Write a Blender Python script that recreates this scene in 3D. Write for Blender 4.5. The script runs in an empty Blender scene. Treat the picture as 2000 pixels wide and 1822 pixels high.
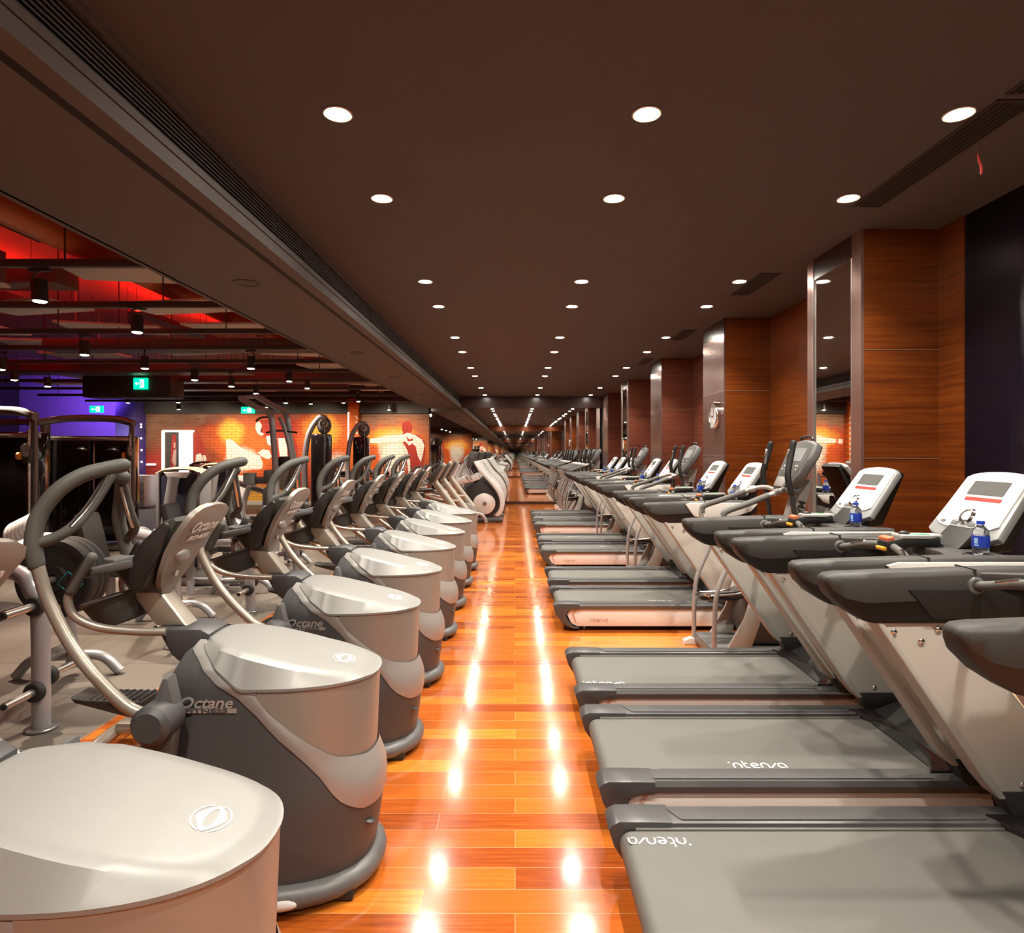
import bpy, bmesh, math, random
from mathutils import Vector, Matrix, Euler
random.seed(7)
PI = math.pi
SC = bpy.context.scene
COL = SC.collection
F = 1209.0; CX = 1006.0; CY = 884.0; H = 1.635
R = math.radians

def P(x, y, d):
    """a point seen at photo pixel (x, y) and standing at depth d"""
    return Vector(((x - CX) * d / F, d, H - (y - CY) * d / F))

# ---------------------------------------------------------------- materials
MATS = {}
def newmat(name):
    m = bpy.data.materials.new(name); m.use_nodes = True
    nt = m.node_tree; b = nt.nodes['Principled BSDF']
    MATS[name] = m
    return m, nt, b
def mat(name, col, rough=0.5, metal=0.0, var=0.06, scale=30.0, bump=0.0, bscale=300.0, coat=0.0, emit=None, estr=0.0, spec=0.5, trans=0.0, ior=1.45):
    m, nt, b = newmat(name)
    N = nt.nodes; L = nt.links
    tc = N.new('ShaderNodeTexCoord')
    nz = N.new('ShaderNodeTexNoise'); nz.inputs['Scale'].default_value = scale; nz.inputs['Detail'].default_value = 3
    L.new(tc.outputs['Object'], nz.inputs['Vector'])
    mx = N.new('ShaderNodeMix'); mx.data_type = 'RGBA'
    mx.inputs[6].default_value = (*[c * (1 - var) for c in col], 1)
    mx.inputs[7].default_value = (*[min(1, c * (1 + var)) for c in col], 1)
    L.new(nz.outputs['Fac'], mx.inputs[0]); L.new(mx.outputs[2], b.inputs['Base Color'])
    b.inputs['Roughness'].default_value = rough; b.inputs['Metallic'].default_value = metal
    b.inputs['Specular IOR Level'].default_value = spec
    b.inputs['Coat Weight'].default_value = coat; b.inputs['Coat Roughness'].default_value = 0.05
    b.inputs['IOR'].default_value = ior; b.inputs['Transmission Weight'].default_value = trans
    if bump:
        n2 = N.new('ShaderNodeTexNoise'); n2.inputs['Scale'].default_value = bscale
        L.new(tc.outputs['Object'], n2.inputs['Vector'])
        bp = N.new('ShaderNodeBump'); bp.inputs['Strength'].default_value = bump; bp.inputs['Distance'].default_value = 0.002
        L.new(n2.outputs['Fac'], bp.inputs['Height']); L.new(bp.outputs['Normal'], b.inputs['Normal'])
    if emit:
        b.inputs['Emission Color'].default_value = (*emit, 1); b.inputs['Emission Strength'].default_value = estr
    return m

def wood_floor():
    m, nt, b = newmat('wood_floor'); N = nt.nodes; L = nt.links
    tc = N.new('ShaderNodeTexCoord')
    br = N.new('ShaderNodeTexBrick'); br.offset = 0.37; br.offset_frequency = 2; br.squash = 1.0
    br.inputs['Scale'].default_value = 1.0; br.inputs['Brick Width'].default_value = 0.92; br.inputs['Row Height'].default_value = 0.122
    br.inputs['Mortar Size'].default_value = 0.0016; br.inputs['Mortar Smooth'].default_value = 0.3; br.inputs['Bias'].default_value = 0.0
    br.inputs['Color1'].default_value = (0, 0, 0, 1); br.inputs['Color2'].default_value = (1, 1, 1, 1); br.inputs['Mortar'].default_value = (0.5, 0.5, 0.5, 1)
    L.new(tc.outputs['Object'], br.inputs['Vector'])
    mp = N.new('ShaderNodeMapping'); mp.inputs['Scale'].default_value = (1.2, 26, 1); L.new(tc.outputs['Object'], mp.inputs['Vector'])
    ad = N.new('ShaderNodeVectorMath'); ad.operation = 'ADD'; L.new(mp.outputs[0], ad.inputs[0])
    ms = N.new('ShaderNodeVectorMath'); ms.operation = 'SCALE'; ms.inputs[3].default_value = 40.0; L.new(br.outputs['Color'], ms.inputs[0]); L.new(ms.outputs[0], ad.inputs[1])
    nz = N.new('ShaderNodeTexNoise'); nz.inputs['Scale'].default_value = 3.0; nz.inputs['Detail'].default_value = 6; nz.inputs['Roughness'].default_value = 0.62; L.new(ad.outputs[0], nz.inputs['Vector'])
    cr = N.new('ShaderNodeValToRGB')
    e = cr.color_ramp.elements
    e[0].position = 0.0; e[0].color = (0.27, 0.052, 0.009, 1)
    e[1].position = 1.0; e[1].color = (0.72, 0.225, 0.028, 1)
    for p, c in ((0.3, (0.44, 0.10, 0.014, 1)), (0.6, (0.50, 0.120, 0.016, 1)), (0.85, (0.61, 0.168, 0.019, 1))):
        k = e.new(p); k.color = c
    m1 = N.new('ShaderNodeMath'); m1.operation = 'MULTIPLY_ADD'; m1.inputs[1].default_value = 0.9; m1.inputs[2].default_value = -0.45; L.new(nz.outputs['Fac'], m1.inputs[0])
    sb = N.new('ShaderNodeSeparateColor'); L.new(br.outputs['Color'], sb.inputs[0])
    m2 = N.new('ShaderNodeMath'); m2.operation = 'ADD'; L.new(sb.outputs[0], m2.inputs[0]); L.new(m1.outputs[0], m2.inputs[1]); m2.use_clamp = True
    L.new(m2.outputs[0], cr.inputs[0])
    mx = N.new('ShaderNodeMix'); mx.data_type = 'RGBA'; mx.inputs[7].default_value = (0.6, 0.36, 0.2, 1)
    mf = N.new('ShaderNodeMath'); mf.operation = 'MULTIPLY'; mf.inputs[1].default_value = 0.6; L.new(br.outputs['Fac'], mf.inputs[0])
    L.new(mf.outputs[0], mx.inputs[0]); L.new(cr.outputs[0], mx.inputs[6]); L.new(mx.outputs[2], b.inputs['Base Color'])
    rr = N.new('ShaderNodeMapRange'); rr.inputs[3].default_value = 0.11; rr.inputs[4].default_value = 0.20; L.new(nz.outputs['Fac'], rr.inputs[0]); L.new(rr.outputs[0], b.inputs['Roughness'])
    bp = N.new('ShaderNodeBump'); bp.inputs['Strength'].default_value = 0.12; bp.inputs['Distance'].default_value = 0.003
    n3 = N.new('ShaderNodeTexNoise'); n3.inputs['Scale'].default_value = 5.0; n3.inputs['Detail'].default_value = 2
    mp3 = N.new('ShaderNodeMapping'); mp3.inputs['Scale'].default_value = (0.6, 6, 1); L.new(tc.outputs['Object'], mp3.inputs['Vector']); L.new(mp3.outputs[0], n3.inputs['Vector'])
    L.new(n3.outputs['Fac'], bp.inputs['Height']); L.new(bp.outputs['Normal'], b.inputs['Normal'])
    b.inputs['Coat Weight'].default_value = 0.6; b.inputs['Coat Roughness'].default_value = 0.10
    return m
def tile_floor():
    m, nt, b = newmat('rubber_floor'); N = nt.nodes; L = nt.links
    tc = N.new('ShaderNodeTexCoord')
    br = N.new('ShaderNodeTexBrick'); br.offset = 0.0
    br.inputs['Scale'].default_value = 1.0; br.inputs['Brick Width'].default_value = 0.6; br.inputs['Row Height'].default_value = 0.6
    br.inputs['Mortar Size'].default_value = 0.004; br.inputs['Bias'].default_value = 0
    br.inputs['Color1'].default_value = (0.105, 0.09, 0.075, 1); br.inputs['Color2'].default_value = (0.135, 0.115, 0.095, 1); br.inputs['Mortar'].default_value = (0.05, 0.04, 0.035, 1)
    L.new(tc.outputs['Object'], br.inputs['Vector'])
    nz = N.new('ShaderNodeTexNoise'); nz.inputs['Scale'].default_value = 180; nz.inputs['Detail'].default_value = 4; L.new(tc.outputs['Object'], nz.inputs['Vector'])
    mx = N.new('ShaderNodeMix'); mx.data_type = 'RGBA'; mx.blend_type = 'OVERLAY'; mx.inputs[0].default_value = 0.5
    L.new(br.outputs['Color'], mx.inputs[6]); L.new(nz.outputs['Fac'], mx.inputs[7]); L.new(mx.outputs[2], b.inputs['Base Color'])
    b.inputs['Roughness'].default_value = 0.55
    return m
def brick_nodes(nt, scale_vec='Object'):
    N = nt.nodes; L = nt.links
    tc = N.new('ShaderNodeTexCoord')
    sx = N.new('ShaderNodeSeparateXYZ'); L.new(tc.outputs['Object'], sx.inputs[0])
    cb = N.new('ShaderNodeCombineXYZ'); L.new(sx.outputs[0], cb.inputs[0]); L.new(sx.outputs[2], cb.inputs[1])
    br = N.new('ShaderNodeTexBrick'); br.inputs['Scale'].default_value = 1.0
    br.inputs['Brick Width'].default_value = 0.27; br.inputs['Row Height'].default_value = 0.088; br.inputs['Mortar Size'].default_value = 0.009; br.inputs['Bias'].default_value = 0
    L.new(cb.outputs[0], br.inputs['Vector'])
    return tc, sx, cb, br
def brick_paint(name, c1, c2, mortar, rough=0.75, splash=False):
    m, nt, b = newmat(name); N = nt.nodes; L = nt.links
    tc, sx, cb, br = brick_nodes(nt)
    br.inputs['Color1'].default_value = (*c1, 1); br.inputs['Color2'].default_value = (*c2, 1); br.inputs['Mortar'].default_value = (*mortar, 1)
    out = br.outputs['Color']
    nz = N.new('ShaderNodeTexNoise'); nz.inputs['Scale'].default_value = 1.1; nz.inputs['Detail'].default_value = 6; nz.inputs['Roughness'].default_value = 0.6
    L.new(cb.outputs[0], nz.inputs['Vector'])
    if splash:
        # blobs of mural colour and painted-in washer glow: (centre x, centre z, radius x, radius z, colour)
        for cx, cz, rx, rz, col in splash:
            sb = N.new('ShaderNodeVectorMath'); sb.operation = 'SUBTRACT'; sb.inputs[1].default_value = (cx, cz, 0); L.new(cb.outputs[0], sb.inputs[0])
            dv = N.new('ShaderNodeVectorMath'); dv.operation = 'DIVIDE'; dv.inputs[1].default_value = (rx, rz, 1); L.new(sb.outputs[0], dv.inputs[0])
            ln = N.new('ShaderNodeVectorMath'); ln.operation = 'LENGTH'; L.new(dv.outputs[0], ln.inputs[0])
            ad = N.new('ShaderNodeMath'); ad.operation = 'MULTIPLY_ADD'; ad.inputs[1].default_value = 1.5; L.new(nz.outputs['Fac'], ad.inputs[0]); L.new(ln.outputs['Value'], ad.inputs[2])
            mr = N.new('ShaderNodeMapRange'); mr.inputs[1].default_value = 1.95; mr.inputs[2].default_value = 1.35; L.new(ad.outputs[0], mr.inputs[0])
            mx = N.new('ShaderNodeMix'); mx.data_type = 'RGBA'; L.new(mr.outputs[0], mx.inputs[0]); L.new(out, mx.inputs[6])
            hs = N.new('ShaderNodeMix'); hs.data_type = 'RGBA'; hs.inputs[6].default_value = (*col, 1); hs.inputs[7].default_value = (*[c * 0.55 for c in col], 1); L.new(br.outputs['Fac'], hs.inputs[0])
            L.new(hs.outputs[2], mx.inputs[7]); out = mx.outputs[2]
    L.new(out, b.inputs['Base Color'])
    b.inputs['Roughness'].default_value = rough
    bp = N.new('ShaderNodeBump'); bp.invert = True; bp.inputs['Strength'].default_value = 0.6; bp.inputs['Distance'].default_value = 0.006; L.new(br.outputs['Fac'], bp.inputs['Height']); L.new(bp.outputs['Normal'], b.inputs['Normal'])
    return m
def wood_panel(name, dark, light, rough=0.3, horiz=True):
    m, nt, b = newmat(name); N = nt.nodes; L = nt.links
    tc = N.new('ShaderNodeTexCoord')
    mp = N.new('ShaderNodeMapping'); mp.inputs['Scale'].default_value = (0.7, 0.7, 22) if horiz else (22, 22, 0.7); L.new(tc.outputs['Object'], mp.inputs['Vector'])
    nz = N.new('ShaderNodeTexNoise'); nz.inputs['Scale'].default_value = 1.6; nz.inputs['Detail'].default_value = 8; nz.inputs['Roughness'].default_value = 0.65; nz.inputs['Distortion'].default_value = 0.3; L.new(mp.outputs[0], nz.inputs['Vector'])
    cr = N.new('ShaderNodeValToRGB'); cr.color_ramp.elements[0].position = 0.3; cr.color_ramp.elements[0].color = (*dark, 1); cr.color_ramp.elements[1].position = 0.7; cr.color_ramp.elements[1].color = (*light, 1)
    L.new(nz.outputs['Fac'], cr.inputs[0]); L.new(cr.outputs[0], b.inputs['Base Color'])
    b.inputs['Roughness'].default_value = rough
    return m

wood_floor(); tile_floor()
mat('ceiling_paint', (0.088, 0.086, 0.094), 0.8, var=0.03, scale=0.6)
mat('soffit_paint', (0.12, 0.112, 0.11), 0.75, var=0.03, scale=0.6)
mat('grille_metal', (0.07, 0.06, 0.058), 0.5, metal=0.2)
mat('dark_void', (0.012, 0.010, 0.010), 0.8)
mat('charcoal_paint', (0.045, 0.038, 0.036), 0.6)
wood_panel('wood_orange', (0.085, 0.017, 0.004), (0.215, 0.052, 0.007), 0.3)
wood_panel('wood_brown', (0.11, 0.03, 0.018), (0.2, 0.06, 0.035), 0.25)
wood_panel('wood_dark', (0.03, 0.012, 0.01), (0.06, 0.024, 0.018), 0.25)
mat('joint_metal', (0.7, 0.45, 0.3), 0.3, metal=0.8)
mat('laminate_sheen', (0.34, 0.2, 0.17), 0.26, metal=0.75, var=0.1, scale=3)
mat('frame_bronze', (0.34, 0.2, 0.17), 0.3, metal=0.7, var=0.08, scale=4)
mat('mirror', (0.86, 0.87, 0.86), 0.015, metal=1.0, var=0.0)
mat('dark_glass', (0.006, 0.005, 0.010), 0.2, spec=0.35)
mat('navy_panel', (0.016, 0.014, 0.022), 0.4)
mat('beige_mat', (0.62, 0.42, 0.24), 0.6)
mat('lamp_lens', (1, 0.95, 0.85), 0.4, emit=(1.0, 0.93, 0.80), estr=260.0)
mat('gym_lens', (1, 0.95, 0.85), 0.4, emit=(1.0, 0.90, 0.72), estr=22.0)
mat('lamp_ring', (0.5, 0.42, 0.36), 0.4, metal=0.3)
# machines
mat('silver_plastic', (0.265, 0.258, 0.246), 0.42, metal=0.2, var=0.03, scale=60, bump=0.08, bscale=900)
mat('cowl_plastic', (0.33, 0.30, 0.265), 0.4, metal=0.3, var=0.03, scale=60, bump=0.08, bscale=900)
mat('band_silver', (0.37, 0.35, 0.335), 0.4, metal=0.35, var=0.03)
mat('shell_grey', (0.078, 0.076, 0.078), 0.45, metal=0.15, var=0.04, scale=50, bump=0.12, bscale=900)
mat('tube_champagne', (0.44, 0.39, 0.33), 0.32, metal=0.55, var=0.03)
mat('grip_grey', (0.10, 0.096, 0.088), 0.6, var=0.05, bump=0.1)
mat('grip_dark', (0.06, 0.055, 0.05), 0.55, var=0.05)
mat('mid_grey', (0.13, 0.127, 0.127), 0.4, metal=0.1)
mat('tray_grey', (0.19, 0.2, 0.215), 0.4)
mat('black_plastic', (0.028, 0.025, 0.024), 0.38, var=0.08)
mat('black_gloss', (0.012, 0.010, 0.011), 0.08, coat=0.5)
mat('rubber_black', (0.02, 0.018, 0.018), 0.65)
mat('chrome', (0.8, 0.78, 0.75), 0.15, metal=1.0, var=0.02)
mat('steel', (0.62, 0.58, 0.54), 0.28, metal=0.9, var=0.03)
mat('logo_white', (0.88, 0.86, 0.82), 0.45, var=0.0)
mat('logo_silver', (0.72, 0.66, 0.62), 0.25, metal=0.6, var=0.25, scale=40)
mat('logo_clear', (0.42, 0.26, 0.2), 0.5, var=0.0)
mat('belt_grey', (0.11, 0.106, 0.097), 0.5, var=0.1, scale=4, bump=0.2, bscale=1500)
mat('rail_grey', (0.085, 0.083, 0.083), 0.36, metal=0.25, var=0.04)
mat('strip_grey', (0.058, 0.056, 0.056), 0.55, var=0.05, bump=0.4, bscale=700)
mat('cap_grey', (0.065, 0.063, 0.065), 0.35, metal=0.2)
mat('skirt_white', (0.62, 0.575, 0.54), 0.4, var=0.02)
mat('upright_greige', (0.56, 0.53, 0.48), 0.38, metal=0.15, var=0.02)
mat('upright_edge', (0.42, 0.40, 0.365), 0.42, metal=0.05, var=0.02)
mat('arm_rubber', (0.034, 0.031, 0.028), 0.5, var=0.06, bump=0.25, bscale=700)
mat('arm_black', (0.011, 0.010, 0.009), 0.55, var=0.05, bump=0.2, bscale=700)
mat('shell_white', (0.7, 0.68, 0.64), 0.35, var=0.02)
mat('console_white', (0.78, 0.77, 0.76), 0.35, var=0.01)
mat('bezel_grey', (0.33, 0.33, 0.33), 0.35, metal=0.2)
mat('lcd_grey', (0.085, 0.085, 0.08), 0.4, var=0.02)
mat('red_line', (0.62, 0.03, 0.02), 0.5, var=0.02)
mat('orange_stop', (0.6, 0.13, 0.05), 0.45)
mat('amber_stop', (0.85, 0.36, 0.03), 0.45)
mat('green_lcd', (0.12, 0.42, 0.22), 0.4, emit=(0.1, 0.6, 0.3), estr=0.15)
mat('dial_glow', (0.8, 0.8, 0.9), 0.3, emit=(0.75, 0.75, 1.0), estr=4.0)
mat('dial_blue', (0.3, 0.25, 0.8), 0.3, emit=(0.25, 0.2, 1.0), estr=5.0)
mat('dial_green', (0.05, 0.6, 0.3), 0.3, emit=(0.05, 0.8, 0.35), estr=2.0)
mat('key_grey', (0.3, 0.3, 0.31), 0.4)
mat('print_faint', (0.6, 0.6, 0.62), 0.5)
mat('bottle_plastic', (0.93, 0.95, 1.0), 0.05, trans=0.95, ior=1.33, var=0.0)
mat('bottle_label', (0.02, 0.05, 0.42), 0.35, var=0.2, scale=60)
mat('bottle_cap', (0.02, 0.07, 0.55), 0.35)
mat('label_light', (0.35, 0.6, 0.85), 0.4)
mat('white_shell', (0.62, 0.60, 0.575), 0.35, metal=0.1, var=0.02)
mat('rack_silver', (0.36, 0.36, 0.38), 0.3, metal=0.35, var=0.02)
mat('rack_dark', (0.2, 0.19, 0.19), 0.3, metal=0.5)
mat('exit_green', (0.0, 0.5, 0.25), 0.5, emit=(0.0, 0.75, 0.33), estr=1.6)
mat('exit_white', (0.9, 1, 0.95), 0.5, emit=(0.8, 1.0, 0.9), estr=2.2)
mat('beam_dark', (0.055, 0.045, 0.043), 0.5)
mat('baffle_pale', (0.62, 0.58, 0.54), 0.7)
mat('pipe_orange', (0.42, 0.13, 0.045), 0.45, metal=0.2)
mat('duct_dark', (0.12, 0.075, 0.07), 0.5, metal=0.2)
mat('slab_dark', (0.3, 0.12, 0.1), 0.8)
mat('red_neon', (0.9, 0.05, 0.03), 0.5, emit=(1.0, 0.01, 0.005), estr=9.0)
mat('purple_paint', (0.42, 0.32, 0.62), 0.6)
mat('purple_deep', (0.10, 0.07, 0.32), 0.6)
mat('lightbox', (1, 1, 1), 0.5, emit=(0.85, 0.92, 1.0), estr=1.6)
mat('frame_white', (0.95, 0.92, 0.88), 0.5, emit=(1.0, 0.93, 0.85), estr=1.2)  # glow put in so white frame, studs and trim look lit
mat('teal_print', (0.03, 0.35, 0.38), 0.5)
mat('gold_print', (0.5, 0.36, 0.16), 0.5)
mat('red_print', (0.6, 0.06, 0.05), 0.5)
mat('tan_trim', (0.55, 0.38, 0.24), 0.4)
mat('navy_shroud', (0.03, 0.032, 0.05), 0.3)
mat('yellow_print', (0.7, 0.6, 0.05), 0.5)
mat('orange_rubber', (0.8, 0.3, 0.03), 0.5)
mat('clock_face', (0.85, 0.83, 0.8), 0.3)
mat('skin_poster', (0.6, 0.35, 0.28), 0.5)
mat('screen_grey', (0.26, 0.27, 0.28), 0.25, var=0.03)

# ---------------------------------------------------------------- mesh helper
def spline(pts, sub=6):
    pts = [Vector(p) for p in pts]
    if len(pts) < 3 or sub <= 1: return pts
    out = []
    n = len(pts)
    for i in range(n - 1):
        p0 = pts[i - 1] if i > 0 else pts[i] * 2 - pts[i + 1]
        p1, p2 = pts[i], pts[i + 1]
        p3 = pts[i + 2] if i + 2 < n else pts[i + 1] * 2 - pts[i]
        for k in range(sub):
            t = k / sub; t2 = t * t; t3 = t2 * t
            out.append(0.5 * ((2 * p1) + (-p0 + p2) * t + (2 * p0 - 5 * p1 + 4 * p2 - p3) * t2 + (-p0 + 3 * p1 - 3 * p2 + p3) * t3))
    out.append(pts[-1]); return out
def interp(tab, x):
    if x <= tab[0][0]: return tab[0][1]
    for (a, va), (b, vb) in zip(tab, tab[1:]):
        if x <= b: return va + (vb - va) * (x - a) / (b - a)
    return tab[-1][1]

class MB:
    def __init__(s): s.bm = bmesh.new()
    def _mi(s, faces, mi):
        for f in faces: f.material_index = mi
    def box(s, c, size, bev=0.0, rot=None, mi=0, seg=2):
        mt = Matrix.Translation(Vector(c)) @ (rot.to_4x4() if rot is not None else Matrix.Identity(4)) @ Matrix.Diagonal((*size, 1))
        g = bmesh.ops.create_cube(s.bm, size=1.0, matrix=mt)
        vs = g['verts']; fs = list({f for v in vs for f in v.link_faces})
        s._mi(fs, mi)
        if bev > 0:
            es = list({e for v in vs for e in v.link_edges})
            r = bmesh.ops.bevel(s.bm, geom=es, offset=min(bev, min(size) * 0.49), segments=seg, affect='EDGES', profile=0.5, clamp_overlap=True)
            s._mi(r['faces'], mi)
        return s
    def ring(s, c, u, v, r, seg, ru=1.0, rv=1.0):
        return [s.bm.verts.new(c + u * (math.cos(2 * PI * k / seg) * r * ru) + v * (math.sin(2 * PI * k / seg) * r * rv)) for k in range(seg)]
    def bridge(s, a, b, mi=0, closed=True):
        n = len(a); out = []
        for k in range(n if closed else n - 1):
            j = (k + 1) % n
            try: f = s.bm.faces.new((a[k], a[j], b[j], b[k])); f.material_index = mi; out.append(f)
            except ValueError: pass
        return out
    def cap(s, a, mi=0):
        try: f = s.bm.faces.new(a); f.material_index = mi
        except ValueError: pass
    def tube(s, pts, r, seg=12, sub=6, mi=0, ru=1.0, rv=1.0, caps=True, round_end=False):
        p = spline(pts, sub); n = len(p)
        if isinstance(r, (list, tuple)):
            m = len(r); rs = []
            for i in range(n):
                t = i / (n - 1) * (m - 1); k = min(int(t), m - 2); rs.append(r[k] + (r[k + 1] - r[k]) * (t - k))
        else: rs = [r] * n
        prev = None; up = None; rings = []
        for i in range(n):
            t = (p[min(i + 1, n - 1)] - p[max(i - 1, 0)]).normalized()
            if up is None:
                up = Vector((0, 1, 0)) if abs(t.y) < 0.9 else Vector((1, 0, 0))
            u = (up - t * up.dot(t)).normalized(); v = t.cross(u); up = u
            rings.append((p[i], u, v, rs[i], t))
        if round_end:
            def extra(rg, sg):
                c, u, v, r0, t = rg
                return [(c + t * sg * r0 * math.sin(a), u, v, r0 * math.cos(a), t) for a in (0.5, 1.0, 1.35)]
            st = list(reversed(extra(rings[0], -1))); en = extra(rings[-1], 1)
            rings = st + rings + en
        vr = [s.ring(c, u, v, r0, seg, ru, rv) for c, u, v, r0, t in rings]
        for a, b in zip(vr, vr[1:]): s.bridge(a, b, mi)
        if caps:
            s.cap(list(reversed(vr[0])), mi); s.cap(vr[-1], mi)
        return s
    def cyl(s, a, b, r, r2=None, seg=20, mi=0, bev=0.0):
        a = Vector(a); b = Vector(b); r2 = r if r2 is None else r2
        t = (b - a).normalized(); up = Vector((0, 0, 1)) if abs(t.z) < 0.9 else Vector((1, 0, 0))
        u = (up - t * up.dot(t)).normalized(); v = t.cross(u)
        st = [(a, r - bev), (a + t * bev, r), (b - t * bev, r2), (b, r2 - bev)] if bev else [(a, r), (b, r2)]
        vr = [s.ring(c, u, v, q, seg) for c, q in st]
        for x, y in zip(vr, vr[1:]): s.bridge(x, y, mi)
        s.cap(list(reversed(vr[0])), mi); s.cap(vr[-1], mi)
        return s
    def lathe(s, prof, c=(0, 0, 0), axis='Z', seg=28, mi=0, closed=False, rot=None):
        c = Vector(c)
        A = {'Z': (Vector((1, 0, 0)), Vector((0, 1, 0)), Vector((0, 0, 1))), 'Y': (Vector((0, 0, 1)), Vector((1, 0, 0)), Vector((0, 1, 0))), 'X': (Vector((0, 1, 0)), Vector((0, 0, 1)), Vector((1, 0, 0)))}[axis]
        if rot is not None: A = tuple(rot @ q for q in A)
        vr = [s.ring(c + A[2] * z, A[0], A[1], max(r, 1e-4), seg) for r, z in prof]
        for x, y in zip(vr, vr[1:]): s.bridge(x, y, mi)
        if closed: s.bridge(vr[-1], vr[0], mi)
        else: s.cap(list(reversed(vr[0])), mi); s.cap(vr[-1], mi)
        return s
    def torus(s, c, R0, r, axis='Z', seg=32, rs=8, mi=0, rot=None):
        prof = [(R0 + r * math.cos(2 * PI * k / rs), r * math.sin(2 * PI * k / rs)) for k in range(rs)]
        return s.lathe(prof, c, axis, seg, mi, True, rot)
    def prism(s, prof, a, b, plane='XZ', bev=0.0, mi=0, seg=2, xf=None):
        """extrude the polygon prof (two coords of plane) along the third axis from a to b"""
        def mk(p, t):
            v = {'XZ': Vector((p[0], t, p[1])), 'XY': Vector((p[0], p[1], t)), 'YZ': Vector((t, p[0], p[1]))}[plane]
            return xf @ v if xf is not None else v
        n = len(prof)
        va = [s.bm.verts.new(mk(p, a)) for p in prof]; vb = [s.bm.verts.new(mk(p, b)) for p in prof]
        fs = [s.bm.faces.new(va), s.bm.faces.new(list(reversed(vb)))]
        for i in range(n):
            j = (i + 1) % n; fs.append(s.bm.faces.new((va[j], va[i], vb[i], vb[j])))
        s._mi(fs, mi)
        bmesh.ops.recalc_face_normals(s.bm, faces=fs)
        if bev > 0:
            es = list({e for f in fs[:2] for e in f.edges})
            r = bmesh.ops.bevel(s.bm, geom=es, offset=bev, segments=seg, affect='EDGES', profile=0.5, clamp_overlap=True)
            s._mi(r['faces'], mi)
        return s
    def grid(s, fn, nu, nv, mi=0, closed_u=False):
        rows = [[s.bm.verts.new(Vector(fn(i / (nu if closed_u else nu - 1), j / (nv - 1)))) for i in range(nu)] for j in range(nv)]
        for a, b in zip(rows, rows[1:]): s.bridge(a, b, mi, closed_u)
        return rows
    def poly(s, pts, mi=0):
        vs = [s.bm.verts.new(Vector(p)) for p in pts]
        f = s.bm.faces.new(vs); f.material_index = mi
        bmesh.ops.triangulate(s.bm, faces=[f]); return s
    def sphere(s, c, r, scale=(1, 1, 1), seg=20, mi=0, rot=None):
        mt = Matrix.Translation(Vector(c)) @ (rot.to_4x4() if rot is not None else Matrix.Identity(4)) @ Matrix.Diagonal((r * scale[0], r * scale[1], r * scale[2], 1))
        g = bmesh.ops.create_uvsphere(s.bm, u_segments=seg, v_segments=seg // 2, radius=1.0, matrix=mt)
        s._mi({f for v in g['verts'] for f in v.link_faces}, mi); return s
    def build(s, name, mats, parent=None, sharp=35, fixn=True, loc=None):
        if fixn: bmesh.ops.recalc_face_normals(s.bm, faces=s.bm.faces)
        me = bpy.data.meshes.new(name); s.bm.to_mesh(me); s.bm.free()
        for m in ([mats] if isinstance(mats, str) else mats): me.materials.append(MATS[m])
        me.polygons.foreach_set('use_smooth', [True] * len(me.polygons))
        me.set_sharp_from_angle(angle=R(sharp))
        o = bpy.data.objects.new(name, me); COL.objects.link(o)
        if parent is not None: o.parent = parent
        if loc is not None: o.location = loc
        return o

def thing(name, label, cat, loc=(0, 0, 0), rz=0, group=None):
    o = bpy.data.objects.new(name, None); COL.objects.link(o); o.empty_display_size = 0.1
    o.location = loc; o.rotation_euler = (0, 0, rz); o['label'] = label; o['category'] = cat
    if group: o['group'] = group
    return o
def tag(o, label, cat, group=None):
    o['label'] = label; o['category'] = cat
    if group: o['group'] = group
    return o
def struct(o): o['kind'] = 'structure'; return o
def dup(root, loc, label, group=None, rz=None):
    r = root.copy(); COL.objects.link(r); r.location = loc; r['label'] = label
    if rz is not None: r.rotation_euler = (0, 0, rz)
    if group: r['group'] = group
    for ch in list(root.children):
        c = ch.copy(); COL.objects.link(c); c.parent = r
        for g in list(ch.children):
            d = g.copy(); COL.objects.link(d); d.parent = c
    return r
def text_mesh(name, body, size, m, parent, mt, shear=0.0, extrude=0.0006, align='CENTER', bold=0.0, xs=1.0):
    cu = bpy.data.curves.new(name, 'FONT'); cu.body = body; cu.size = size; cu.shear = shear; cu.extrude = extrude; cu.align_x = align; cu.align_y = 'CENTER'; cu.offset = bold
    cu.resolution_u = 2
    o = bpy.data.objects.new(name, cu); COL.objects.link(o)
    dg = bpy.context.evaluated_depsgraph_get(); dg.update()
    me = bpy.data.meshes.new_from_object(o.evaluated_get(dg)); bpy.data.objects.remove(o)
    me.transform(mt @ Matrix.Diagonal((xs, 1, 1, 1)))
    me.materials.clear(); me.materials.append(MATS[m]); me.name = name
    o = bpy.data.objects.new(name, me); COL.objects.link(o)
    if parent is not None: o.parent = parent
    return o
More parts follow.
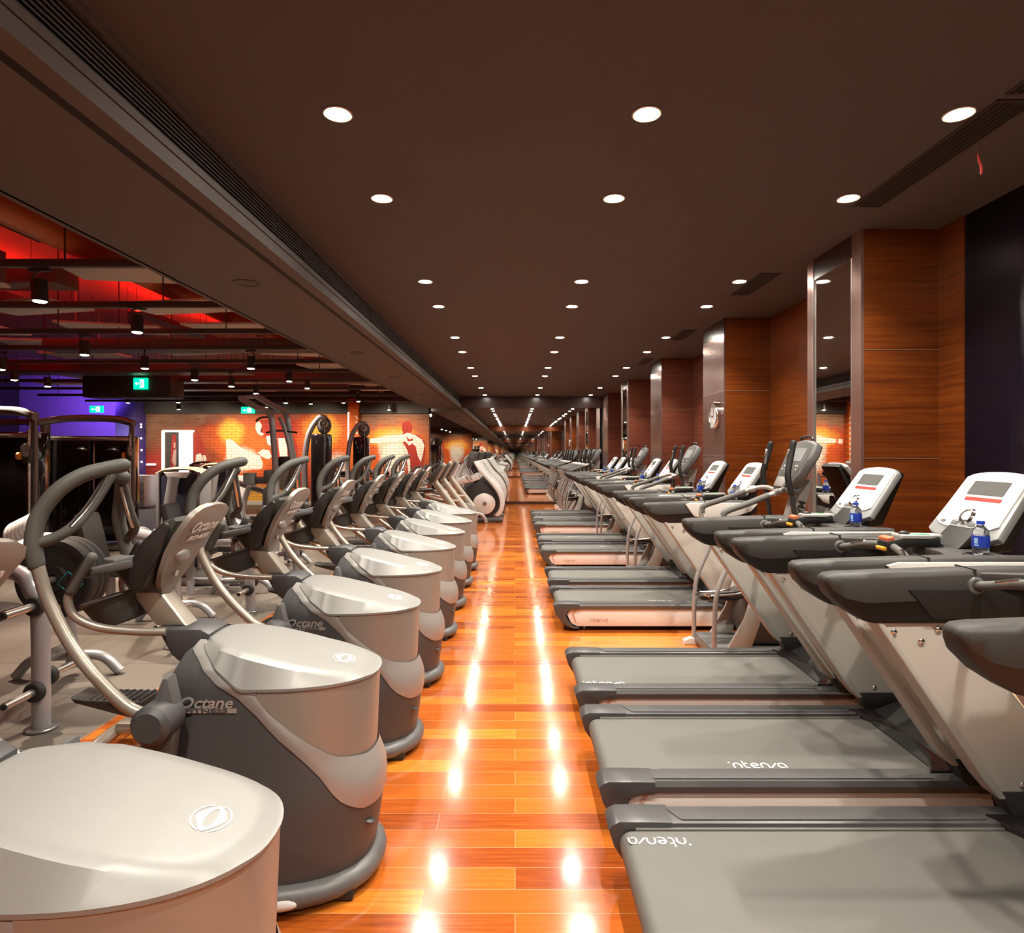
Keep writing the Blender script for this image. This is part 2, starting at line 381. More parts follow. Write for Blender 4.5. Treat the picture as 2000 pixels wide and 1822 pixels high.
# ================================================================ ROOM
XR = 2.75; XRW = 3.38; ZC = 1.635 + 1.77; YB = 19.6; YN = -1.3; XG = -16.5
ZS = 3.045
def slab(name, x0, x1, y0, y1, z0, z1, m, bev=0.0):
    return struct(MB().box(((x0 + x1) / 2, (y0 + y1) / 2, (z0 + z1) / 2), (abs(x1 - x0), abs(y1 - y0), abs(z1 - z0)), bev).build(name, m))
slab('floor', -2.47, 3.5, YN - 0.1, YB, -0.1, 0.0, 'wood_floor')
slab('floor_rubber', XG, -2.47, YN - 0.1, 22, -0.1, 0.0, 'rubber_floor')
slab('trim_floor', -2.478, -2.465, YN, YB, -0.01, 0.004, 'joint_metal')
slab('ceiling', -1.70, 3.5, YN - 0.1, YB + 0.1, ZC, ZC + 0.1, 'ceiling_paint')
slab('ceiling_soffit', -2.78, -1.74, YN - 0.1, YB + 0.1, ZS, ZS + 0.06, 'soffit_paint')
slab('wall_soffit', -2.82, -2.76, YN - 0.1, YB + 0.1, ZS, 4.5, 'soffit_paint')
slab('ceiling_gym', XG, -2.78, YN - 0.1, 22, 4.4, 4.5, 'slab_dark')
slab('wall_gym', XG - 0.1, XG, YN - 0.1, 22, 0, 4.5, 'charcoal_paint')
# vertical face of the drop with a long linear grille
slab('trim_soffit', -1.74, -1.70, YN, YB, ZS, ZS + 0.075, 'soffit_paint')
slab('trim_soffit_upper', -1.76, -1.70, YN, YB, ZS + 0.085, ZS + 0.125, 'soffit_paint')
slab('trim_soffit_top', -1.76, -1.70, YN, YB, ZC - 0.025, ZC, 'ceiling_paint')
slab('wall_soffit_back', -1.85, -1.80, YN, YB, ZS, ZC, 'dark_void')
y = YN; gi = 0
while y < YB - 0.5:
    y1 = min(y + 2.9, YB - 0.05)
    g = thing('ceiling_grille', 'linear slot grille in the left ceiling drop, %s' % (['above the camera', 'nearest the top left corner', 'second from the top left corner', 'third along the drop', 'fourth along the drop', 'fifth along the drop', 'sixth along the drop, near the mirror', 'last before the mirror'][min(gi, 7)]), 'grille', (-1.74, y + 0.01, ZS + 0.13), group='linear grilles in the ceiling drop')
    f = MB()
    f.box((0, (y1 - y) / 2, 0.006), (0.03, y1 - y - 0.02, 0.012)); f.box((0, (y1 - y) / 2, 0.198), (0.03, y1 - y - 0.02, 0.012))
    f.box((0, 0.006, 0.1), (0.03, 0.012, 0.2)); f.build('frame', 'grille_metal', g)
    for k in range(7):
        MB().box((0, (y1 - y) / 2, 0.03 + k * 0.024), (0.03, y1 - y - 0.03, 0.007), rot=Matrix.Rotation(0.5, 3, 'Y')).build('louvre', 'grille_metal', g)
    y = y1; gi += 1

# back wall: mirror from soffit edge to right wall, dark band above, baseboard
slab('wall_back', -2.78, 3.6, YB + 0.03, YB + 0.15, 0, 4.5, 'charcoal_paint')
slab('trim_back_band', -1.70, 3.4, YB - 0.05, YB + 0.03, ZS, ZC, 'wood_dark')
slab('baseboard_back', -2.77, 3.38, YB - 0.06, YB + 0.03, 0, 0.085, 'wood_dark')
for k, (a, b2) in enumerate(((-2.77, 0.36 - 0.35), (0.01, 1.42), (1.42, 2.74))):
    for (z0, z1) in ((0.09, 1.03), (1.03, 3.04)):
        o = slab('wall_mirror_back', a + 0.003, b2 - 0.003, YB, YB + 0.02, z0 + 0.002, z1 - 0.002, 'mirror')
slab('trim_back_rail', -1.2, 1.2, YB - 0.012, YB + 0.0, 1.0, 1.012, 'joint_metal')
# near wall behind the camera, mirrored as well
slab('wall_front', XG, 3.6, YN - 0.15, YN - 0.03, 0, 4.5, 'charcoal_paint')
slab('trim_front_band', -1.70, 3.4, YN - 0.03, YN + 0.03, ZS, ZC, 'wood_orange')
slab('baseboard_front', -2.77, 3.38, YN - 0.03, YN + 0.03, 0, 0.085, 'wood_dark')
slab('wall_mirror_front', -2.77, 3.3, YN - 0.03, YN - 0.01, 0.09, 3.04, 'mirror')

# right wall
slab('wall_right', XRW, XRW + 0.15, YN, YB, 0, ZC, 'navy_panel')
def wood_strip(y0, y1, x=XRW, name='trim_panel'):
    slab(name, x - 0.02, x, y0, y1, 0, ZC, 'wood_orange')
PILL = [(4.90, 5.79, 'mirror'), (8.13, 9.02, 'metal'), (11.6, 12.5, 'metal'), (15.0, 16.0, 'mirror'), (18.3, 19.2, 'metal')]
PN = ['nearest right pillar', 'pillar with the wall clock', 'third pillar on the right', 'fourth pillar on the right', 'pillar beside the end mirror']
def joints(mb, y0, x0, x1):
    for z in (2.45, 1.59, 0.73):
        mb.box(((x0 + x1) / 2, y0 - 0.0015, z), (x1 - x0, 0.003, 0.006))
for i, (y0, y1, kind) in enumerate(PILL):
    wd = 'wood_orange' if i < 2 else 'wood_brown'
    core = slab('wall_pillar', XR + 0.01, XRW, y0, y1, 0, ZC, wd)
    j = MB(); joints(j, y0, XR + 0.01, XRW); struct(j.build('trim_joint', 'joint_metal'))
    if kind == 'mirror':
        slab('trim_pillar', XR - 0.015, XR + 0.01, y0 - 0.005, y0 + 0.13, 0, ZC, 'frame_bronze')
        slab('trim_pillar_far', XR - 0.015, XR + 0.01, y1 - 0.11, y1, 0, ZC, 'frame_bronze')
        slab('trim_pillar_top', XR - 0.01, XR + 0.01, y0 + 0.13, y1 - 0.11, ZC - 0.19, ZC, 'wood_dark')
        slab('wall_pillar_mirror', XR - 0.004, XR + 0.01, y0 + 0.13, y1 - 0.11, 0.1, ZC - 0.19, 'mirror')
        slab('trim_mirror_edge', XR - 0.018, XR - 0.004, y0 + 0.13, y0 + 0.138, 0.1, ZC - 0.19, 'steel')
        slab('trim_mirror_edge_far', XR - 0.018, XR - 0.004, y1 - 0.118, y1 - 0.11, 0.1, ZC - 0.19, 'steel')
    else:
        slab('wall_pillar_face', XR - 0.01, XR + 0.01, y0 - 0.004, y1, 0, ZC - 0.2, 'laminate_sheen')
        slab('trim_pillar_head', XR - 0.005, XR + 0.01, y0, y1, ZC - 0.2, ZC, 'wood_dark')
        j = MB(); j.box((XR - 0.011, (y0 + y1) / 2, 2.45), (0.003, y1 - y0, 0.006)); j.box((XR - 0.011, (y0 + y1) / 2, 1.59), (0.003, y1 - y0, 0.006)); struct(j.build('trim_joint', 'joint_metal'))
    slab('wall_panel_wood', XRW - 0.03, XRW, y0 - (0.28 if i == 0 else 0.9 if i > 1 else 1.3), y0, 0, ZC, wd)
    slab('trim_slot', XRW - 0.032, XRW, y1, y1 + 0.3, 0, ZC, 'dark_void')
    slab('wall_panel_far', XRW - 0.03, XRW, y1 + 0.3, y1 + 0.75, 0, ZC, wd)
    if i > 0:
        slab('trim_vertical', XRW - 0.055, XRW - 0.03, y0 - 1.05 if i > 1 else y0 - 1.33, y0 - 1.03 if i > 1 else y0 - 1.31, 0, ZC - 0.12, 'steel')
slab('window_1', XRW - 0.02, XRW, 3.2, 4.62, 0.35, ZC, 'dark_glass')
slab('window_2', XRW - 0.02, XRW, YN, 3.1, 0.35, ZC, 'dark_glass')
slab('trim_window', XRW - 0.05, XRW, 3.1, 3.2, 0, ZC, 'wood_orange')
slab('trim_sill', XRW - 0.10, XRW, YN, 4.62, 0.30, 0.35, 'beige_mat')
slab('floor_platform', 2.62, XRW, YN, 4.88, 0.0, 0.06, 'beige_mat')

# wall clock on second pillar
ck = thing('wall_clock', 'round white wall clock with silver rim on the second pillar', 'clock', (XR - 0.011, 8.42, 2.14))
MB().lathe([(0.165, 0.0), (0.185, 0.0), (0.19, -0.03), (0.18, -0.06), (0.168, -0.06), (0.16, -0.045), (0.16, -0.005)], axis='X', closed=True, seg=40).build('rim', 'chrome', ck)
MB().lathe([(0.001, -0.04), (0.162, -0.04), (0.162, -0.002), (0.001, -0.002)], axis='X', seg=40).build('face', 'clock_face', ck)
h = MB()
h.box((-0.043, 0.0, 0.05), (0.003, 0.012, 0.10)); h.box((-0.043, 0.04, -0.01), (0.003, 0.07, 0.012)); h.build('hand', 'black_plastic', ck)
for k in range(12):
    a = k * PI / 6
    text_mesh('numeral', str(12 if k == 0 else k), 0.035, 'black_plastic', ck, Matrix.Translation((-0.042, -0.13 * math.sin(a), 0.13 * math.cos(a))) @ Matrix.Rotation(-PI / 2, 4, 'Z') @ Matrix.Rotation(PI / 2, 4, 'X'))

# ceiling downlights
LD = [-0.9, 1.1, 3.23, 4.30, 6.39, 7.48, 9.5, 10.86, 12.9, 14.27, 16.85, 18.94]
LXs = [-0.925, 0.687, 2.316]
ROWN = ['behind the camera', 'above the camera', 'nearest', 'second', 'third', 'fourth', 'fifth', 'sixth', 'seventh', 'eighth', 'ninth', 'last']
CN = ['left', 'middle', 'right']
proto = None
def spot(name, loc, target, energy, color, angle, blend=0.6, radius=0.05):
    l = bpy.data.lights.new(name, 'SPOT'); l.energy = energy; l.color = color; l.spot_size = R(angle); l.spot_blend = blend; l.shadow_soft_size = radius
    o = bpy.data.objects.new(name, l); COL.objects.link(o); o.location = loc
    d = Vector(target) - Vector(loc); o.rotation_euler = d.to_track_quat('-Z', 'Y').to_euler()
    return o
def area(name, loc, target, energy, color, sx, sy):
    l = bpy.data.lights.new(name, 'AREA'); l.energy = energy; l.color = color; l.shape = 'RECTANGLE'; l.size = sx; l.size_y = sy
    o = bpy.data.objects.new(name, l); COL.objects.link(o); o.location = loc
    d = Vector(target) - Vector(loc); o.rotation_euler = d.to_track_quat('-Z', 'Y').to_euler()
    return o
for ci, lx in enumerate(LXs):
    for ri, ly in enumerate(LD):
        lab = '%s recessed ceiling spotlight of the %s row, counted from the camera' % (ROWN[ri], CN[ci])
        if proto is None:
            proto = thing('ceiling_spotlight', lab, 'light', (lx, ly, ZC), group='recessed spotlights in the dark ceiling')
            MB().lathe([(0.056, 0.0), (0.075, 0.0), (0.078, -0.004), (0.072, -0.009), (0.058, -0.006)], closed=True, seg=32).build('trim_ring', 'lamp_ring', proto)
            MB().sphere((0, 0, 0.0), 0.056, (1, 1, 0.2), 20).build('lens', 'lamp_lens', proto)
            o = proto
        else:
            o = dup(proto, (lx, ly, ZC), lab)
        spot('light_ceiling', (lx, ly, ZC - 0.03), (lx, ly, 0), 165, (1.0, 0.925, 0.81), 115, 0.75, 0.04)

# ceiling slot diffusers on the right
pr = None
for k, (a, b2, nm) in enumerate(((1.5, 3.05, 'above the right edge, nearest the camera'), (3.1, 4.45, 'beside the second spotlight of the right row'), (6.1, 6.95, 'beside the third spotlight of the right row'), (8.9, 9.7, 'beside the fifth spotlight of the right row'), (11.6, 12.4, 'beside the seventh spotlight of the right row'))):
    g = thing('air_diffuser', 'dark slotted air diffuser in the ceiling ' + nm, 'vent', (2.42, a, ZC), group='slot air diffusers in the ceiling')
    L_ = b2 - a
    f = MB(); f.box((0, L_ / 2, -0.004), (0.014, L_, 0.008)); f.box((0.20, L_ / 2, -0.004), (0.014, L_, 0.008)); f.box((0.1, 0.006, -0.004), (0.2, 0.012, 0.008)); f.box((0.1, L_ - 0.006, -0.004), (0.2, 0.012, 0.008)); f.build('frame', 'grille_metal', g)
    MB().box((0.1, L_ / 2, -0.0015), (0.19, L_ - 0.01, 0.002)).build('backing', 'dark_void', g)
    for q in range(5):
        MB().box((0.035 + q * 0.033, L_ / 2, -0.005), (0.008, L_ - 0.02, 0.007)).build('louvre', 'charcoal_paint', g)
g = thing('ceiling_ribbon', 'small red ribbon hanging from the ceiling diffuser at top right', 'ribbon', (2.66, 3.56, ZC))
MB().tube([(0, 0, 0), (0, 0, -0.06)], 0.001, 6).build('thread', 'steel', g)
MB().tube([(0, 0, -0.05), (0.008, 0, -0.09), (0.022, 0, -0.13), (0.02, 0, -0.17)], [0.004, 0.008, 0.009, 0.006], 8, ru=0.3).build('streamer', 'red_print', g)
# soffit speakers
for k, (px, py) in enumerate(((482, 552), (699, 689), (770, 737), (829, 771))):
    d = 1.41 * F / (CY - py); x = (px - CX) * d / F
    g = thing('ceiling_speaker', 'round flush ceiling speaker in the left soffit, %s from the camera' % ('first', 'second', 'third', 'fourth')[k], 'speaker', (x, d, ZS), group='flush speakers in the soffit')
    MB().lathe([(0.085, 0), (0.105, 0), (0.105, -0.008), (0.088, -0.01)], closed=True).build('ring', 'soffit_paint', g)
    MB().lathe([(0.001, 0), (0.087, 0), (0.087, -0.005), (0.001, -0.007)]).build('mesh_cover', 'grille_metal', g)
# ================================================================ ELLIPTICAL  (local x = world X + 1.2, floor centre)
EX = -1.2
XF = [(0.0, -0.56), (0.07, -0.56), (0.2, -0.54), (0.35, -0.518), (0.42, -0.525), (0.52, -0.56), (0.79, -0.56), (1.0, -0.56)]
XBk = [(0.0, -1.36), (0.5, -1.31), (0.7, -1.275), (0.8, -1.262), (0.85, -1.24), (0.9, -1.225), (0.93, -1.212), (0.95, -1.20)]
HW = [(0.0, 0.262), (0.35, 0.262), (0.8, 0.238), (0.85, 0.212), (0.89, 0.165), (0.92, 0.11), (0.94, 0.06)]
C1 = [(-1.215, .912), (-1.158, .877), (-1.074, .812), (-.99, .76), (-.92, .695), (-.86, .626), (-.79, .56), (-.70, .46), (-.648, .38), (-.57, .315), (-.50, .30)]
C2 = [(-1.19, .922), (-1.14, .888), (-1.074, .845), (-.99, .79), (-.95, .775), (-.88, .69), (-.80, .618), (-.72, .557), (-.661, .513), (-.60, .494), (-.56, .48), (-.50, .478)]
ZT = [(-1.30, .76), (-1.265, .80), (-1.25, .84), (-1.228, .895), (-1.20, .918), (-1.16, .930), (-1.1, .920), (-1.0, .898), (-.9, .874), (-.8, .850), (-.67, .822), (-.58, .806), (-.53, .795)]
def outline(u, xf, xb, hw, n=2.35, a=0.42):
    """u 0..1 from the rear near corner round the nose to the rear far corner"""
    xc = xf - a
    if u < 0.3 or u > 0.7:
        t = u / 0.3 if u < 0.3 else (1 - u) / 0.3
        x = xb + (xc - xb) * t; y = -hw * (0.86 + 0.14 * min(1, t * 2.2) ** 0.7)
        if u > 0.7: y = -y
        return x, y
    th = (u - 0.5) / 0.2 * PI / 2
    c, s_ = math.cos(th), math.sin(th)
    return xc + a * abs(c) ** (2 / n), hw * math.copysign(abs(s_) ** (2 / n), s_)
def spt(u, z, off=0.0, xf=None, hw=None):
    x, y = outline(u, (interp(XF, z) if xf is None else xf) + off, interp(XBk, z), (interp(HW, z) if hw is None else hw) + off)
    return Vector((x - EX, y, z))
def solve_z(u, tab, off=0.0):
    z = 0.6
    for _ in range(25):
        x = spt(u, z, off).x + EX
        z = z * 0.5 + interp(tab, x) * 0.5
    return z
def make_elliptical(label):
    t = thing('elliptical_trainer', label, 'exercise machine', (EX, 0, 0), 0, 'silver and grey elliptical trainers in the left row')
    NU = 97
    # main shell, below the sash and the tall rear part
    mb = MB()
    def zhi(u):
        z1 = solve_z(u, C1); x1 = spt(u, z1).x + EX
        if x1 < -1.21: return solve_z(u, ZT) - 0.004
        return z1
    hi = [zhi(i / (NU - 1)) for i in range(NU)]
    rows = mb.grid(lambda a, b: spt(a, 0.055 + (hi[round(a * (NU - 1))] - 0.055) * b), NU, 26)
    mb.cap([r[0] for r in rows] + [r[-1] for r in reversed(rows)])
    top = rows[-1]
    for i in range(NU // 2):
        j = NU - 1 - i
        if j - 1 > i + 1 and spt(i / (NU - 1), hi[i]).x + EX < -1.05:
            try: mb.bm.faces.new((top[i], top[i + 1], top[j - 1], top[j]))
            except ValueError: pass
    shell = mb.build('shell', 'shell_grey', t, 50)
    # sash
    us = [i / (NU - 1) for i in range(NU) if spt(i / (NU - 1), solve_z(i / (NU - 1), C2)).x + EX > -1.205]
    mb = MB(); n = len(us)
    lo = [solve_z(u, C1) - 0.004 for u in us]; hi2 = [min(0.925, solve_z(u, C2) + (0.03 if -1.0 < spt(u, 0.77).x + EX < -0.9 else 0.012)) for u in us]
    def sash(a, b):
        k = round(a * (n - 1)); z = lo[k] + (hi2[k] - lo[k]) * b
        return spt(us[k], z, 0.004 + 0.004 * math.sin(PI * b))
    mb.grid(sash, n, 8)
    for r0, r1 in (((-1.118, 0.948), (-1.088, 0.951)),):
        mb.box((-1.188 - EX, 0, 0.921), (0.034, 0.15, 0.014), 0.005)
    mb.build('sash', 'band_silver', t, 50)
    # cowl
    uc = [i / 120 for i in range(121)]
    uc = [u for u in uc if spt(u, 0.78).x + EX > -0.962]
    n2 = len(uc); mb = MB()
    lo3 = [max(0.48, min(0.775, solve_z(u, C2))) for u in uc]
    def cowl(a, b):
        k = round(a * (n2 - 1))
        if b < 0.08: z = lo3[k]; off = -0.012
        else:
            q = (b - 0.08) / 0.92; z = lo3[k] + (0.786 - lo3[k]) * q; off = 0.010
        xf = -0.562 + 0.012 * max(0, (z - 0.48) / 0.3)
        x, y = outline(uc[k], xf + off, -1.2, 0.236 + off + 0.008 * (z - 0.48))
        return Vector((x - EX, y, z))
    mb.grid(cowl, n2, 13)
    mb.build('cowl', 'cowl_plastic', t, 50)
    # lid
    NL = 81; mb = MB()
    ul = [i / (NL - 1) for i in range(NL)]
    ul = [u for u in ul if outline(u, -0.535, -1.175, 0.25)[0] > -1.178]
    nl = len(ul)
    def lid(a, b):
        k = round(a * (nl - 1)); x, y = outline(ul[k], -0.533, -1.175, 0.252)
        zt = interp(ZT, x)
        ins = 0.012 + 0.045 * min(1, max(0, (-0.6 - x) / 0.45))
        zb = max(0.783, min(zt - 0.012, interp(C2, x))) if x < -0.94 else 0.783
        y *= interp(HW, zb) / interp(HW, 0.783)
        ins = interp([(-1.175, .035), (-1.10, .05), (-1.03, .06), (-.95, .055), (-.8, .047), (-.6, .012)], x)
        cx, cy = min(x, -0.80), 0.0
        dx, dy = cx - x, cy - y; dl = math.hypot(dx, dy) or 1
        if b < 0.10: return Vector((x - EX + dx / dl * 0.012, y + dy / dl * 0.012, zb - 0.004))
        if b < 0.19: return Vector((x - EX, y, zb))
        if b < 0.28: return Vector((x - EX, y, min(zt - 0.009, zb + 0.010)))
        if b < 0.37: return Vector((x - EX + dx / dl * ins * 0.85, y + dy / dl * ins * 0.85, zt - 0.008 + 0.3 * max(0, 0.0)))
        q = (b - 0.37) / 0.63
        x2 = x + dx / dl * ins + (dx - dx / dl * ins) * q; y2 = y + dy / dl * ins + (dy - dy / dl * ins) * q
        return Vector((x2 - EX, y2, interp(ZT, x2) + 0.004 * math.sin(min(1, q * 1.2) * PI / 2) + 0.0))
    mb.grid(lid, nl, 15)
    bmesh.ops.remove_doubles(mb.bm, verts=mb.bm.verts, dist=0.0004)
    from mathutils.bvhtree import BVHTree
    mb.bm.normal_update(); bvh = BVHTree.FromBMesh(mb.bm)
    lidob = mb.build('lid', 'silver_plastic', t, 28)
    # emblem on the lid: broken ring round a tilted square with an oval hole
    ex, ey = -0.672, -0.01
    def lz(p, off=0.0012):
        h = bvh.ray_cast(Vector((p[0], p[1], 2)), Vector((0, 0, -1)))[0]
        return Vector((p[0], p[1], (h.z if h else p[2]) + off))
    def ez(x): return 0.9
    mb = MB()
    def ringarc(a0, a1, r0x, r0y, w, n=18):
        pr = []
        for k in range(n + 1):
            a = R(a0 + (a1 - a0) * k / n)
            pr.append(((ex + r0x * math.cos(a)), ey + r0y * math.sin(a), (ex + (r0x - w) * math.cos(a)), ey + (r0y - w) * math.sin(a)))
        vs = [(mb.bm.verts.new((p[0] - EX, p[1], ez(p[0]))), mb.bm.verts.new((p[2] - EX, p[3], ez(p[2])))) for p in pr]
        for a, b in zip(vs, vs[1:]): mb.bm.faces.new((a[0], a[1], b[1], b[0]))
    ringarc(108, 258, 0.042, 0.048, 0.0032); ringarc(-72, 78, 0.042, 0.048, 0.0032)
    nseg = 32; va = []; vb = []
    for k in range(nseg):
        a = 2 * PI * k / nseg
        rr_ = 1 / (abs(math.cos(a)) ** 1.25 + abs(math.sin(a)) ** 1.25) ** (1 / 1.25)
        px, py = ex + 0.033 * rr_ * math.cos(a), ey + 0.047 * rr_ * math.sin(a)
        qx, qy = ex + 0.0115 * math.cos(a), ey + 0.033 * math.sin(a)
        va.append(mb.bm.verts.new((px - EX, py, ez(px)))); vb.append(mb.bm.verts.new((qx - EX, qy, ez(qx))))
    mb.bridge(va, vb)
    bmesh.ops.subdivide_edges(mb.bm, edges=mb.bm.edges[:], cuts=2, use_grid_fill=True)
    for v in mb.bm.verts: v.co = lz(v.co)
    e = mb.build('emblem', 'logo_white', lidob, fixn=False); e['label'] = 'white ring emblem'
    # raised lettering on the side
    base = spt(0.12, 0.72)
    rot = Matrix.Rotation(PI / 2, 4, 'X')
    for s_ in (-1,):
        yy = -(interp(HW, 0.7) + 0.0015)
        text_mesh('lettering', 'Octane', 0.056, 'logo_silver', shell, Matrix.Translation((-1.115 - EX + 0.01, yy, 0.742)) @ rot, shear=0.3, bold=0.0012, xs=1.15)
        mb = MB().box((-1.112 - EX + 0.012, yy, 0.715), (0.215, 0.002, 0.016)); mb.build('letter_bar', 'logo_silver', shell)
        text_mesh('lettering', 'FITNESS', 0.02, 'shell_grey', shell, Matrix.Translation((-1.112 - EX + 0.012, yy - 0.0015, 0.715)) @ rot, bold=0.0006, xs=2.2)
    sm = MB().box((-1.09 - EX + 0.02, 0, 0.701), (0.30, 2 * interp(HW, 0.7) - 0.02, 0.003)); sm.build('seam', 'black_plastic', shell)
    # vent slot near the nose
    MB().sphere((-0.56 - EX, -0.10, 0.245), 0.02, (1.6, 1.2, 0.3), 10, rot=Matrix.Rotation(0.3, 3, 'Y')).build('vent_slot', 'black_plastic', shell)
    # bumper base
    mb = MB()
    pts = []
    for i in range(41):
        x, y = outline(0.04 + 0.92 * i / 40, -0.562, -1.35, 0.265); pts.append((x - EX, y, 0.058))
    mb.tube(pts, 0.048, 14, 1, ru=1.0, rv=0.85, round_end=True)
    bs = mb.build('base_bumper', 'mid_grey', t, 50)
    mb = MB().sphere((-0.84 - EX, -0.288, 0.055), 0.036, (2.2, 0.6, 0.62), 18); mb.build('wheel_cover', 'skirt_white', bs)
    MB().box((-0.95 - EX, 0, 0.022), (0.72, 0.40, 0.04), 0.01).build('foot', 'rubber_black', t)
    # rear base beam
    mb = MB(); mb.box((-1.75 - EX, 0, 0.10), (0.95, 0.10, 0.07), 0.02); mb.tube([(-2.22 - EX, -0.26, 0.04), (-2.24 - EX, -0.15, 0.07), (-2.24 - EX, 0.15, 0.07), (-2.22 - EX, 0.26, 0.04)], 0.034, 12, 5, round_end=True)
    mb.box((-1.62 - EX, 0, 0.16), (0.5, 0.16, 0.10), 0.03)
    mb.build('rear_frame', 'tube_champagne', t)
    # neck block
    pr = [(-1.375, .962), (-1.205, .962), (-1.168, .942), (-1.168, .89), (-1.25, .80), (-1.32, .86)]
    MB().prism([(x - EX, z) for x, z in pr], -0.085, 0.085, 'XZ', 0.018).build('neck', 'shell_grey', t)
    # mast
    pr = [(-1.395, .96), (-1.275, .96), (-1.46, 1.20), (-1.58, 1.20)]
    MB().prism([(x - EX, z) for x, z in pr], -0.048, 0.048, 'XZ', 0.014).build('mast', 'tube_champagne', t)
    pr = [(-1.47, 1.09), (-1.365, 1.09), (-1.46, 1.215), (-1.60, 1.225)]
    MB().prism([(x - EX, z) for x, z in pr], -0.055, 0.055, 'XZ', 0.01).build('mast_cap', 'grip_grey', t)
    # console shield
    con = MB()
    rowsz = [(1.075, -1.388, .028), (1.13, -1.372, .075), (1.18, -1.345, .108), (1.25, -1.312, .127), (1.32, -1.267, .145), (1.375, -1.225, .152), (1.405, -1.207, .135), (1.425, -1.197, .09), (1.432, -1.193, .045)]
    def shield(th):
        def fn(a, b):
            k = b * (len(rowsz) - 1); i = min(int(k), len(rowsz) - 2); q = k - i
            z, x, w = [rowsz[i][j] + (rowsz[i + 1][j] - rowsz[i][j]) * q for j in range(3)]
            s2 = (a - 0.5) * 2
            return Vector((x + 0.02 - EX - th - 0.008 * s2 * s2, s2 * w, z + th * 0.35))
        return fn
    ra = con.grid(shield(0.0), 13, 17); rb = con.grid(shield(0.02), 13, 17)
    con.bridge(ra[0], rb[0], 0, False); con.bridge(ra[-1], rb[-1], 0, False)
    con.bridge([r[0] for r in ra], [r[0] for r in rb], 0, False); con.bridge([r[-1] for r in ra], [r[-1] for r in rb], 0, False)
    sh = con.build('console_shield', 'cowl_plastic', t, 40)
    # the sloping plane of the shield face
    nrm_rot = Matrix.Rotation(PI / 2, 4, 'Z') @ Matrix.Rotation(PI / 2 + 0.56, 4, 'X')
    text_mesh('lettering', 'Octane', 0.068, 'logo_white', sh, Matrix.Translation((-1.252 - EX + 0.026, 0, 1.345)) @ nrm_rot, shear=0.3, bold=0.0012, xs=0.98)
    text_mesh('lettering', 'FITNESS', 0.026, 'logo_white', sh, Matrix.Translation((-1.279 - EX + 0.026, -0.005, 1.302)) @ nrm_rot, shear=0.3, bold=0.001, xs=1.7)
    MB().sphere((-1.305 - EX, -0.035, 1.24), 0.05, (0.5, 0.95, 0.65), 18, rot=Matrix.Rotation(-0.5, 3, 'Y')).build('speed_knob', 'band_silver', sh)
    MB().cyl((-1.352 - EX, -0.03, 1.17), (-1.322 - EX, -0.03, 1.165), 0.012, seg=12).build('screw', 'steel', sh)
    # console body behind, user side with screen
    pr = [(-1.43, 1.12), (-1.405, 1.12), (-1.275, 1.375), (-1.285, 1.39), (-1.33, 1.375), (-1.45, 1.17)]
    cb = MB().prism([(x - EX, z) for x, z in pr], -0.118, 0.118, 'XZ', 0.02).build('console_body', 'grip_dark', t)
    rot3 = Matrix.Rotation(-0.45, 3, 'Y')
    MB().box((-1.405 - EX, 0, 1.285), (0.008, 0.19, 0.13), 0.003, rot=Matrix.Rotation(0.47, 3, 'Y')).build('screen', 'screen_grey', cb)
    # side pods of the console
    for s_ in (-1, 1):
        mb = MB().tube([(-1.43 - EX, s_ * 0.115, 1.12), (-1.415 - EX, s_ * 0.13, 1.19), (-1.36 - EX, s_ * 0.14, 1.28), (-1.31 - EX, s_ * 0.13, 1.36)], [0.016, 0.03, 0.032, 0.014], 12, 5, ru=0.55, rv=1.2, round_end=True)
        mb.build('console_pod', 'black_plastic', t)
    # reading tray
    mb = MB()
    pl = [(-1.66, -0.05), (-1.64, -0.12), (-1.55, -0.16), (-1.44, -0.155), (-1.36, -0.13), (-1.36, 0.13), (-1.44, 0.155), (-1.55, 0.16), (-1.64, 0.12), (-1.66, 0.05)]
    xf = Matrix.Translation((-1.5 - EX, 0, 1.205)) @ Matrix.Rotation(-0.22, 4, 'Y') @ Matrix.Translation((1.5, 0, 0))
    mb.prism(pl, -0.016, 0.016, 'XY', 0.012, xf=xf)
    tr = mb.build('tray', 'mid_grey', t)
    mb = MB().prism([(-1.49, -0.145), (-1.37, -0.125), (-1.37, 0.125), (-1.49, 0.145)], 0.012, 0.028, 'XY', 0.006, xf=xf); mb.build('keypad', 'tray_grey', tr)
    # bottle bucket
    rt = Matrix.Rotation(-0.30, 3, 'Y')
    mb = MB().lathe([(0.001, -0.10), (0.075, -0.10), (0.085, -0.095), (0.12, 0.0), (0.135, 0.008), (0.13, 0.014), (0.112, 0.005), (0.075, -0.085), (0.001, -0.088)], (-1.575 - EX, 0, 1.065), 'Z', 30, rot=rt)
    mb.build('bottle_holder', 'grip_dark', t)
    # fixed handles
    for s_ in (-1, 1):
        path = [(-1.33, 0.09, .952), (-1.45, 0.115, .962), (-1.56, 0.14, .985), (-1.635, 0.155, 1.03), (-1.655, 0.16, 1.09), (-1.64, 0.16, 1.13)]
        mb = MB().tube([(x - EX, s_ * y, z) for x, y, z in path], 0.0155, 12, 6); fh = mb.build('fixed_handle', 'tube_champagne', t)
        mb = MB().tube([(-1.642 - EX, s_ * 0.16, 1.125), (-1.615 - EX, s_ * 0.158, 1.18), (-1.575 - EX, s_ * 0.152, 1.245)], 0.021, 12, 5, round_end=True); mb.build('grip', 'grip_grey', fh)
    # moving arms
    arm = [(-1.22, .73), (-1.33, .775), (-1.50, .94), (-1.606, 1.116), (-1.655, 1.27)]
